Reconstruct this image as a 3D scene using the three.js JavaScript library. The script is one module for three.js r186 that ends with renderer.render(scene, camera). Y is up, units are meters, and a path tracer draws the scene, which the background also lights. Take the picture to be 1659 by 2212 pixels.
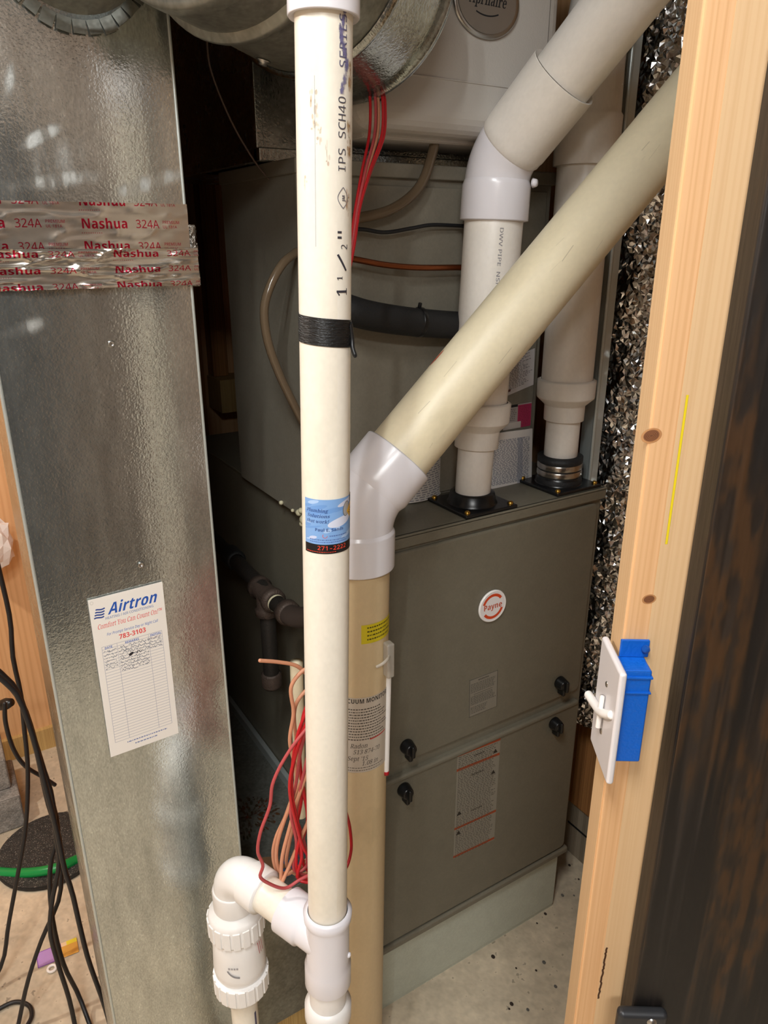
import * as THREE from 'three';
import { RoundedBoxGeometry } from 'three/addons/geometries/RoundedBoxGeometry.js';
import { mergeGeometries } from 'three/addons/utils/BufferGeometryUtils.js';
import { RectAreaLightUniformsLib } from 'three/addons/lights/RectAreaLightUniformsLib.js';

// ------------------------------------------------------------------ camera, light, exposure
const scene = new THREE.Scene();
scene.background = new THREE.Color(0x000000);
const V = (x, y, z) => (x.isVector3 ? x.clone() : Array.isArray(x) ? new THREE.Vector3(...x) : new THREE.Vector3(x, y, z));
const camera = new THREE.PerspectiveCamera(2 * Math.atan(1106 / 1600) * 180 / Math.PI, 1659 / 2212, 0.02, 30);
camera.position.set(0, 1.452, 0);
camera.lookAt(0.49706, 1.1054, -0.79546);      // 32 degrees right of the furnace axis, 20 degrees down
scene.add(camera);
const renderer = new THREE.WebGLRenderer({ antialias: true });
renderer.toneMapping = THREE.LinearToneMapping;
renderer.toneMappingExposure = 2.75;
renderer.shadowMap.enabled = true;
RectAreaLightUniformsLib.init();
const LAMP_COLOR = 0xf8faf9, LAMP_INTENSITY = 70;                 // the two tubes of the shop light
const LAMPS = [[-0.3, 2.28, 0.04, 2.38], [-0.58, 2.28, 0.98, 1.2]], BULB_POS = [-0.8, 2.2, -1.3], BULB_INTENSITY = 1.7;
const ROOM = { x0: -2.3, x1: 1.95, z0: -2.13, z1: 1.62, top: 2.42 };

// ------------------------------------------------------------------ helpers
let seed = 7;
const rnd = () => { seed = (seed * 1664525 + 1013904223) >>> 0; return seed / 4294967296; };
const used = {};
const numbered = (n) => { const k = used[n] = (used[n] ?? -1) + 1; return k ? n + '_' + String(k).padStart(3, '0') : n; };
function thing(name, label, category, pos = [0, 0, 0], group) {
  const o = new THREE.Group(); o.name = numbered(name); o.position.set(...pos);
  o.userData = { label, category }; if (group) o.userData.group = group;
  scene.add(o); return o;
}
// geometry is written in world coordinates; the parent's own offset is taken out here
function part(name, geo, mat, parent, label) {
  if (Array.isArray(geo)) geo = join(geo);
  const off = new THREE.Vector3(); let p = parent; while (p && p !== scene) { off.add(p.position); p = p.parent; }
  geo.translate(-off.x, -off.y, -off.z);
  const m = new THREE.Mesh(geo, mat); m.name = name; m.castShadow = m.receiveShadow = true;
  if (label) m.userData.label = label;
  parent.add(m); return m;
}
function solo(name, geo, mat, label, category, group) {
  if (Array.isArray(geo)) geo = join(geo);
  geo.computeBoundingBox(); const b = geo.boundingBox, c = b.getCenter(new THREE.Vector3()); c.y = b.min.y;
  geo.translate(-c.x, -c.y, -c.z);
  const m = new THREE.Mesh(geo, mat); m.name = numbered(name); m.position.copy(c); m.castShadow = m.receiveShadow = true;
  m.userData = { label, category }; if (group) m.userData.group = group; scene.add(m); return m;
}
function struct(name, geo, mat) { const m = new THREE.Mesh(geo, mat); m.name = name; m.castShadow = m.receiveShadow = true; m.userData = { kind: 'structure' }; scene.add(m); return m; }
function join(list) {
  const gs = list.map((g) => { g = g.index ? g.toNonIndexed() : g; for (const k of Object.keys(g.attributes)) if (!['position', 'normal', 'uv'].includes(k)) g.deleteAttribute(k); return g; });
  return mergeGeometries(gs);
}
// uv in metres from the dominant direction of each face
function metreUV(g, k = 1, vertical = true) {
  if (g.index) g = g.toNonIndexed();
  const p = g.attributes.position, n = g.attributes.normal, uv = new Float32Array(p.count * 2);
  for (let i = 0; i < p.count; i++) {
    const a = Math.abs(n.getX(i)), b = Math.abs(n.getY(i)), c = Math.abs(n.getZ(i));
    let u, v; if (b >= a && b >= c) { u = p.getX(i); v = p.getZ(i); } else if (a >= c) { u = p.getZ(i); v = p.getY(i); } else { u = p.getX(i); v = p.getY(i); }
    if (!vertical) [u, v] = [v, u];
    uv[i * 2] = u * k; uv[i * 2 + 1] = v * k;
  }
  g.setAttribute('uv', new THREE.BufferAttribute(uv, 2)); return g;
}
const box = (x0, x1, y0, y1, z0, z1, r = 0, k = 1) => {
  const w = x1 - x0, h = y1 - y0, d = z1 - z0;
  const g = r ? new RoundedBoxGeometry(w, h, d, 2, Math.min(r, w / 2.01, h / 2.01, d / 2.01)) : new THREE.BoxGeometry(w, h, d);
  g.translate((x0 + x1) / 2, (y0 + y1) / 2, (z0 + z1) / 2); return metreUV(g, k);
};
const Q = new THREE.Quaternion();
// box in a turned frame: origin o, axes a, b (unit, horizontal), y up
function frameBox(o, a, b, a0, a1, y0, y1, b0, b1, r = 0) {
  const w = a1 - a0, h = y1 - y0, d = b1 - b0;
  let g = r ? new RoundedBoxGeometry(w, h, d, 2, r) : new THREE.BoxGeometry(w, h, d);
  g.translate((a0 + a1) / 2, (y0 + y1) / 2, (b0 + b1) / 2); g = metreUV(g);
  const m = new THREE.Matrix4().makeBasis(a, V(0, 1, 0), b).setPosition(o); g.applyMatrix4(m); return g;
}
// surface of revolution: profile [[radius, distance along axis]...]; axis from p along d
function turned(p, d, prof, seg = 40, uvk = 1) {
  p = V(p); d = V(d).normalize();
  const g = new THREE.LatheGeometry(prof.map(([r, t]) => new THREE.Vector2(Math.max(r, 1e-5), t)), seg);
  const uv = g.attributes.uv, pos = g.attributes.position, R = Math.max(...prof.map((q) => q[0]));
  for (let i = 0; i < uv.count; i++) uv.setXY(i, uv.getX(i) * 2 * Math.PI * R * uvk, pos.getY(i) * uvk);
  g.applyQuaternion(new THREE.Quaternion().setFromUnitVectors(V(0, 1, 0), d)); g.translate(p.x, p.y, p.z); return g;
}
const rod = (p0, p1, r, seg = 40, r1 = r) => { const L = V(p1).distanceTo(V(p0)); return turned(p0, V(p1).sub(V(p0)).toArray(), [[0, 0], [r, 0], [r1, L], [0, L]], seg); };
function sweep(pts, r, seg = 60, rs = 12, closed = false) {
  const c = new THREE.CatmullRomCurve3(pts.map((p) => V(p)), closed, 'centripetal');
  const g = new THREE.TubeGeometry(c, seg, r, rs, closed), L = c.getLength(), uv = g.attributes.uv;
  for (let i = 0; i < uv.count; i++) uv.setXY(i, uv.getY(i) * 2 * Math.PI * r, uv.getX(i) * L);
  if (closed) return g;
  const caps = [0, 1].map((t) => { const s = new THREE.SphereGeometry(r, rs, 6); const q = c.getPointAt(t); s.translate(q.x, q.y, q.z); return s; });
  return join([g, ...caps]);
}
// a pipe bend: arc that leaves p along d0 and turns to d1 about corner c with bend radius br
function bend(c, d0, d1, br, r, seg = 24, rs = 40) {
  d0 = V(d0).normalize(); d1 = V(d1).normalize(); c = V(c);
  const half = d0.angleTo(d1) / 2, t = br * Math.tan(half), s = c.clone().addScaledVector(d0, -t), e = c.clone().addScaledVector(d1, t);
  const n = d1.clone().addScaledVector(d0, -d0.dot(d1)).normalize(), o = s.clone().addScaledVector(n, br);
  class Arc extends THREE.Curve { getPoint(u, q = new THREE.Vector3()) { const a = u * half * 2; return q.copy(o).addScaledVector(n, -br * Math.cos(a)).addScaledVector(d0, br * Math.sin(a)); } }
  return { geo: new THREE.TubeGeometry(new Arc(), seg, r, rs), s, e };
}
// curved patch on a cylinder: label wrapped on a pipe (axis p0->p1, facing direction f), from a0 to a1 radians and t0 to t1 metres
function wrap(p0, p1, f, r, a0, a1, t0, t1, seg = 24, skew = 0, droop = 0) {
  const d = V(p1).sub(V(p0)).normalize(), x = V(f).addScaledVector(d, -V(f).dot(d)).normalize(), y = new THREE.Vector3().crossVectors(d, x);
  const pos = [], nor = [], uv = [], idx = [];
  for (let j = 0; j <= 8; j++) for (let i = 0; i <= seg; i++) {
    const u = i / seg, v = j / 8, a = a0 + (a1 - a0) * u, t = t0 + (t1 - t0) * v + skew * (u - 0.5) - droop * Math.sin(u * Math.PI) * (1 - v);
    const n = x.clone().multiplyScalar(Math.cos(a)).addScaledVector(y, Math.sin(a)), q = V(p0).addScaledVector(d, t).addScaledVector(n, r);
    pos.push(q.x, q.y, q.z); nor.push(n.x, n.y, n.z); uv.push(u, v);
  }
  for (let j = 0; j < 8; j++) for (let i = 0; i < seg; i++) { const a = j * (seg + 1) + i, b = a + seg + 1; idx.push(a, a + 1, b, a + 1, b + 1, b); }
  const g = new THREE.BufferGeometry(); g.setAttribute('position', new THREE.Float32BufferAttribute(pos, 3)); g.setAttribute('normal', new THREE.Float32BufferAttribute(nor, 3)); g.setAttribute('uv', new THREE.Float32BufferAttribute(uv, 2)); g.setIndex(idx); return g;
}
// thin flat sheet from its corners (top left, top right, bottom left), thickness th towards the front
function sheet(tl, tr, bl, th = 0.0006) {
  tl = V(tl); tr = V(tr); bl = V(bl); const x = tr.clone().sub(tl), y = tl.clone().sub(bl), n = new THREE.Vector3().crossVectors(x, y).normalize();
  const w = x.length(), h = y.length(), g = new THREE.BoxGeometry(w, h, th);
  g.applyMatrix4(new THREE.Matrix4().makeBasis(x.normalize(), y.normalize(), n)); const c = bl.clone().add(tr).multiplyScalar(0.5).addScaledVector(n, th / 2); g.translate(c.x, c.y, c.z); return g;
}

// ------------------------------------------------------------------ textures
function canvasTex(w, h, draw, repeat, srgb = true) {
  const c = document.createElement('canvas'); c.width = w; c.height = h; const g = c.getContext('2d'); draw(g, w, h);
  const t = new THREE.CanvasTexture(c); if (srgb) t.colorSpace = THREE.SRGBColorSpace; t.anisotropy = 8;
  if (repeat) { t.wrapS = t.wrapT = THREE.RepeatWrapping; t.repeat.set(repeat[0], repeat[1]); }
  return t;
}
// tileable value noise
function noiseField(n, cx, cy, oct, s) {
  const old = seed; seed = s; const out = new Float32Array(n * n); let amp = 1, tot = 0;
  for (let o = 0; o < oct; o++) {
    const gx = cx << o, gy = cy << o, lat = new Float32Array(gx * gy).map(() => rnd());
    for (let y = 0; y < n; y++) for (let x = 0; x < n; x++) {
      const fx = x / n * gx, fy = y / n * gy, x0 = Math.floor(fx), y0 = Math.floor(fy), u = fx - x0, v = fy - y0, a = u * u * (3 - 2 * u), b = v * v * (3 - 2 * v);
      const L = (i, j) => lat[(j % gy) * gx + (i % gx)];
      out[y * n + x] += amp * ((L(x0, y0) * (1 - a) + L(x0 + 1, y0) * a) * (1 - b) + (L(x0, y0 + 1) * (1 - a) + L(x0 + 1, y0 + 1) * a) * b);
    }
    tot += amp; amp *= 0.55;
  }
  seed = old; return out.map((q) => q / tot);
}
function dataTex(n, fn, size, srgb) {       // size: metres covered by one tile
  const d = new Uint8Array(n * n * 4);
  for (let i = 0; i < n * n; i++) { const c = fn(i, i % n, (i / n) | 0); for (let k = 0; k < 3; k++) d[i * 4 + k] = Math.max(0, Math.min(255, c[k] * 255)); d[i * 4 + 3] = 255; }
  const t = new THREE.DataTexture(d, n, n); t.wrapS = t.wrapT = THREE.RepeatWrapping; t.magFilter = THREE.LinearFilter; t.minFilter = THREE.LinearMipmapLinearFilter; t.generateMipmaps = true;
  if (srgb) t.colorSpace = THREE.SRGBColorSpace; t.repeat.set(1 / size[0], 1 / size[1]); t.needsUpdate = true; return t;
}
const N = 512;
const nCoarse = noiseField(N, 4, 4, 5, 11), nMid = noiseField(N, 16, 16, 4, 23), nFine = noiseField(N, 96, 96, 2, 31), nStreak = noiseField(N, 64, 2, 3, 41), nPeel = noiseField(N, 64, 64, 3, 57);
const mix = (a, b, t) => a.map((q, i) => q + (b[i] - q) * t);
const sm = (a, b, x) => { x = Math.max(0, Math.min(1, (x - a) / (b - a))); return x * x * (3 - 2 * x); };

const bumpPeel = dataTex(N, (i) => [nPeel[i], nPeel[i], nPeel[i]], [0.16, 0.16]);
const bumpFine = dataTex(N, (i) => [nFine[i], nFine[i], nFine[i]], [0.2, 0.2]);
const bumpCoarse = dataTex(N, (i) => [nMid[i], nMid[i], nMid[i]], [0.5, 0.5]);
const std = (o) => new THREE.MeshStandardMaterial(o), phys = (o) => new THREE.MeshPhysicalMaterial(o);
// galvanised sheet
const galvMap = dataTex(N, (i) => { const t = 0.74 + 0.16 * (nMid[i] - 0.5) + 0.16 * (nFine[i] - 0.5); return [t * 0.975, t, t * 0.985]; }, [0.4, 0.4], true);
const galvRough = dataTex(N, (i) => { const t = 0.26 + 0.14 * (nMid[i] - 0.5) + 0.08 * (nCoarse[i] - 0.5); return [t, t, t]; }, [0.4, 0.4]);
const M = {};
M.galv = std({ map: galvMap, metalness: 1, roughness: 1, roughnessMap: galvRough, bumpMap: bumpPeel, bumpScale: 0.0004 });
M.galvDull = std({ map: galvMap, color: 0xc4c0b8, metalness: 0.7, roughness: 0.42, bumpMap: bumpCoarse, bumpScale: 0.0015 });
M.galvEdge = std({ color: 0xc4ccca, metalness: 0.6, roughness: 0.4 });
M.foilTape = phys({ color: 0xb9b4ad, metalness: 1, roughness: 0.28, bumpMap: bumpCoarse, bumpScale: 0.003 });
// paints and plastics
const speck = dataTex(N, (i) => { const t = 0.96 + 0.05 * (nMid[i] - 0.5) + 0.06 * (nFine[i] - 0.5); return [t, t, t]; }, [0.3, 0.3], true);
M.furnace = phys({ color: 0x767162, roughness: 0.42, map: speck, bumpMap: bumpFine, bumpScale: 0.00008 });
M.furnaceDoor = phys({ color: 0x746f60, roughness: 0.48, map: speck, bumpMap: bumpFine, bumpScale: 0.00008 });
M.coil = phys({ color: 0x827d70, roughness: 0.5, map: speck, bumpMap: bumpFine, bumpScale: 0.0001 });
M.basePan = phys({ map: speck, color: 0xbfc4b6, metalness: 0.1, roughness: 0.42, bumpMap: bumpPeel, bumpScale: 0.0001 });
M.plenum = M.galv;
const pvcTint = (hex, k) => { const c = new THREE.Color(hex); c.convertLinearToSRGB(); return dataTex(N, (i) => { const s = 1 - k * sm(0.55, 0.8, nCoarse[i]) - 0.03 * (nFine[i]); return [c.r * s, c.g * s * (1 - 0.015 * nCoarse[i]), c.b * s * (1 - 0.05 * nCoarse[i])]; }, [0.35, 0.5], true); };
M.pvcIvory = phys({ map: pvcTint(0xf1ece1, 0.03), roughness: 0.36 });
M.pvcCream = phys({ map: pvcTint(0xeae0c4, 0.06), roughness: 0.42 });
M.pvcTan = phys({ map: pvcTint(0xd4be98, 0.07), roughness: 0.45 });
M.pvcGrey = phys({ map: pvcTint(0xece8e3, 0.04), roughness: 0.34 });
M.pvcFitting = phys({ color: 0xe6e4ea, roughness: 0.24 });
M.pvcValve = phys({ color: 0xf0eeec, roughness: 0.3 });
M.blackPlastic = phys({ color: 0x101113, roughness: 0.3 });
M.blackRubber = std({ color: 0x17181a, roughness: 0.62, bumpMap: bumpFine, bumpScale: 0.0003 });
M.blackTape = phys({ color: 0x131416, roughness: 0.4, bumpMap: bumpCoarse, bumpScale: 0.0012 });
M.brass = std({ color: 0xc9a04a, metalness: 1, roughness: 0.3 });
M.steel = std({ color: 0xbdbdbb, metalness: 1, roughness: 0.3 });
M.iron = std({ color: 0x2b2723, metalness: 0.35, roughness: 0.55, bumpMap: bumpFine, bumpScale: 0.0004 });
M.ironFitting = std({ color: 0x4a3d35, metalness: 0.3, roughness: 0.6, bumpMap: bumpFine, bumpScale: 0.0006 });
M.thread = std({ color: 0xd8cfae, roughness: 0.6 });
M.copper = std({ color: 0x9a5a3a, metalness: 1, roughness: 0.38 });
M.clearTube = phys({ color: 0x86735c, roughness: 0.16, transmission: 0.5, ior: 1.45, thickness: 0 });
M.redWire = phys({ color: 0xb9161f, roughness: 0.42 });
M.redWireDull = phys({ color: 0xb2484a, roughness: 0.5 });
M.tanWire = phys({ color: 0xc98c6c, roughness: 0.5 });
M.blackCable = std({ color: 0x17181b, roughness: 0.5 });
M.greenHose = phys({ color: 0x0e8f45, roughness: 0.3 });
M.white = phys({ color: 0xf2efec, roughness: 0.3 });
M.plate = phys({ color: 0xdcd8da, roughness: 0.3 });
M.blueBox = phys({ color: 0x0b5fc4, roughness: 0.35, bumpMap: bumpFine, bumpScale: 0.0003 });
M.humid = phys({ color: 0xbab6b0, roughness: 0.5, bumpMap: bumpFine, bumpScale: 0.0002 });
M.knob = M.blackPlastic;
M.darkMetal = phys({ color: 0x333437, metalness: 0.3, roughness: 0.4 });
// wood: long grain along v
function woodTex(base, dark, k, sizeU, sizeV, s, lines = 26) {
  const f = noiseField(N, 6, 2, 3, s), st = noiseField(N, 48, 1, 2, s + 1);
  return dataTex(N, (i, x) => { const w = 0.5 + 0.5 * Math.sin((x / N * lines + f[i] * 2.2) * 6.283), t = k * (0.45 * Math.pow(w, 3) + 0.8 * (st[i] - 0.35) + 0.5 * (f[i] - 0.5)); return mix(base, dark, Math.max(0, Math.min(1, t))); }, [sizeU, sizeV], true);
}
M.studWood = std({ map: woodTex([0.90, 0.72, 0.53], [0.80, 0.58, 0.38], 0.62, 0.09, 1.4, 71, 16), roughness: 0.62 });
M.studSap = std({ map: woodTex([0.87, 0.73, 0.56], [0.82, 0.66, 0.48], 0.6, 0.06, 1.4, 75, 8), roughness: 0.65 });
M.oldWood = std({ map: woodTex([0.74, 0.52, 0.30], [0.46, 0.28, 0.14], 0.9, 0.1, 0.9, 81), roughness: 0.75 });
M.greyWood = std({ map: woodTex([0.66, 0.61, 0.53], [0.38, 0.33, 0.27], 0.8, 0.12, 0.8, 85), roughness: 0.85 });
M.yellowWood = std({ map: woodTex([0.80, 0.68, 0.44], [0.62, 0.47, 0.26], 0.8, 0.1, 0.8, 89), roughness: 0.75 });
M.panelWood = std({ map: woodTex([0.9, 0.72, 0.52], [0.78, 0.57, 0.38], 0.7, 0.4, 1.6, 93), roughness: 0.7 });
// dark stained, weathered board with rusty brown patches
{
  const f = noiseField(N, 5, 2, 5, 101), st = noiseField(N, 40, 3, 3, 103), g2 = noiseField(N, 40, 24, 3, 107);
  const fn = (i) => { const p = sm(0.5, 0.66, f[i] * 0.75 + st[i] * 0.3), b = mix([0.085, 0.07, 0.062], [0.16, 0.138, 0.127], sm(0.5, 0.8, st[i])); const c = mix(b, [0.29, 0.185, 0.085], p * (0.2 + 0.6 * sm(0.3, 0.7, g2[i]))); return c; };
  M.darkBoard = phys({ map: dataTex(N, fn, [0.34, 0.8], true), roughness: 0.5, bumpMap: dataTex(N, (i) => { const q = 0.6 * st[i] + 0.4 * g2[i]; return [q, q, q]; }, [0.34, 0.8]), bumpScale: 0.0012 });
}
// concrete
M.concrete = std({ map: dataTex(N, (i) => { const t = 0.74 + 0.2 * (nCoarse[i] - 0.5) + 0.14 * (nMid[i] - 0.5) + 0.1 * (nFine[i] - 0.5); const sp = nFine[i] > 0.86 ? 0.75 : 1; return [t * 1.07 * sp, t * 0.99 * sp, t * 0.86 * sp]; }, [0.9, 0.9], true), roughness: 0.85, bumpMap: bumpCoarse, bumpScale: 0.003 });
M.drywall = std({ color: 0xb3a898, roughness: 0.9, bumpMap: bumpFine, bumpScale: 0.0004 });
M.ceiling = std({ color: 0x6e5f4e, roughness: 0.9 });
M.cinder = std({ map: dataTex(N, (i) => { const t = 0.55 + 0.2 * (nMid[i] - 0.5) + 0.2 * (nFine[i] - 0.5); return [t, t * 0.98, t * 0.94]; }, [0.3, 0.3], true), roughness: 0.95, bumpMap: bumpFine, bumpScale: 0.001 });
M.sumpLid = std({ map: dataTex(N, (i) => { const t = nFine[i] > 0.72 ? 0.5 : 0.2 + 0.08 * (nMid[i] - 0.5); return [t, t * 0.96, t * 0.9]; }, [0.18, 0.18], true), roughness: 0.8, bumpMap: bumpFine, bumpScale: 0.002 });
M.foilJacket = phys({ color: 0xd8d8d8, metalness: 1, roughness: 0.16 });
const printed = (t, o = {}) => phys({ map: t, roughness: 0.45, ...o });
const inked = (t) => std({ map: t, transparent: true, roughness: 0.5 });
const lines = (g, x0, x1, y0, y1, n, color, th = 2, ragged = 0.15) => { g.fillStyle = color; for (let i = 0; i < n; i++) { let x = x0; const y = y0 + (y1 - y0) * i / n, end = x1 - rnd() * ragged * (x1 - x0); while (x < end) { const w = (0.4 + rnd()) * 14; g.fillRect(x, y + rnd() * 0.6, Math.min(w, end - x), th); x += w + 5; } } };
const scribble = (g, x0, x1, y, a, color, lw = 2) => { g.strokeStyle = color; g.lineWidth = lw; g.beginPath(); let x = x0; g.moveTo(x, y); while (x < x1) { x += 3 + rnd() * 6; g.lineTo(x, y + (rnd() - 0.5) * a); if (rnd() < 0.1) { x += 7; g.moveTo(x, y); } } g.stroke(); };

// ------------------------------------------------------------------ room shell
{
  const { x0, x1, z0, z1, top } = ROOM, t = 0.12;
  struct('floor', box(x0 - t, x1 + t, -0.1, 0, z0 - t, z1 + t), M.concrete);
  struct('ceiling', box(x0 - t, x1 + t, top, top + 0.1, z0 - t, z1 + t), M.ceiling);
  struct('wall_back', box(x0 - t, x1 + t, 0, top, z0 - t, z0), M.panelWood);
  struct('wall_front', box(x0 - t, x1 + t, 0, top, z1, z1 + t), std({ color: 0xd6bfae, roughness: 0.85 }));
  struct('wall_left', box(x0 - t, x0, 0, top, z0, z1), M.drywall);
  struct('wall_right', box(x1, x1 + t, 0, top, z0, z1), M.drywall);
  struct('wall_light_blocker', box(0.2, 0.285, 0, top, z0, -1.066), M.oldWood);      // unseen stub wall added behind the return duct to keep light from the gap
  struct('baseboard_back', box(x0, x1, 0, 0.07, z0, z0 + 0.015), M.yellowWood);
}
// two-tube shop light under the ceiling, and an added fill light behind the camera
for (const [lx, ly, lz, turn] of LAMPS) {
  const L = thing('shop_light', lz < 0.5 ? 'two-tube shop light hanging under the basement ceiling near the duct' : 'unseen two-tube fill light added further back behind the camera', 'light', [lx, ly, lz], 'shop lights');
  L.rotation.y = turn;
  const add = (n, g, m) => { const q = new THREE.Mesh(g, m); q.name = n; q.castShadow = q.receiveShadow = true; L.add(q); return q; };
  const body = new THREE.BoxGeometry(0.26, 0.05, 0.62); body.translate(0, 0.085, 0); add('housing', body, M.white);
  for (const s of [-1, 1]) {
    const g = new THREE.CylinderGeometry(0.013, 0.013, 0.56, 16); g.rotateX(Math.PI / 2); g.translate(s * 0.075, 0.035, 0);
    add('tube', g, std({ color: 0xffffff, emissive: LAMP_COLOR, emissiveIntensity: 6 }));
    const r = new THREE.RectAreaLight(LAMP_COLOR, lz < 0.5 ? LAMP_INTENSITY : LAMP_INTENSITY * 1.5, 0.03, 0.54); r.position.set(s * 0.075, 0.018, 0); r.rotation.x = -Math.PI / 2; r.castShadow = true; L.add(r);
    for (const e of [-1, 1]) { const h = new THREE.BoxGeometry(0.034, 0.05, 0.02); h.translate(s * 0.075, 0.045, e * 0.29); add('lamp_holder', h, M.white); }
  }
  for (const e of [-1, 1]) { const c = new THREE.CylinderGeometry(0.002, 0.002, 0.02, 6); c.translate(0, 0.115, e * 0.25); add('hanger', c, M.steel); }
}

{
  const z = 0.95, K = thing('dark_stand_in', 'tall dark grey cabinet added behind the camera as a stand-in mirrored in the duct', 'cabinet', [0, 0, z + 0.22]), m = std({ color: 0x2b2d30, roughness: 0.6 });  // added stand-in for the dark figure mirrored on the left of the duct
  part('body', box(-0.4, 0.41, 0, 1.85, z, z + 0.45, 0.006), m, K);
  for (const [a, b] of [[-0.395, 0.002], [0.008, 0.405]]) { const d = part('door', box(a, b, 0.06, 1.83, z - 0.018, z - 0.001, 0.004), m, K); part('handle', box(a < -0.2 ? b - 0.04 : a + 0.025, a < -0.2 ? b - 0.025 : a + 0.04, 0.9, 1.05, z - 0.04, z - 0.018, 0.004), M.steel, d); }
}
solo('added_mirror_post', box(0.425, 0.475, 0, 1.9, 1.0, 1.09, 0.003), M.studSap, 'pale length of lumber added behind the camera to mirror as a strip in the duct', 'lumber');  // unseen post added to give the duct its pale mirrored strip
// bare bulb in the room to the left
{
  const L = thing('bare_bulb', 'bare bulb in a porcelain holder on the ceiling left of the duct', 'bulb', BULB_POS);
  const add = (n, g, m) => { const q = new THREE.Mesh(g, m); q.name = n; q.castShadow = q.receiveShadow = true; L.add(q); return q; };
  add('holder', turned([0, 0.1, 0], [0, 1, 0], [[0.018, 0], [0.022, 0.02], [0.045, 0.08], [0.052, 0.118], [0, 0.119]], 24), M.white);
  add('glass', turned([0, -0.03, 0], [0, 1, 0], [[0, 0], [0.018, 0.004], [0.03, 0.025], [0.028, 0.055], [0.016, 0.085], [0.013, 0.132]], 24), std({ color: 0xffffff, emissive: 0xfff6ec, emissiveIntensity: 4 }));
  const p = new THREE.PointLight(0xfff6ec, BULB_INTENSITY); p.castShadow = true; p.shadow.radius = 1.5; L.add(p);
}
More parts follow.
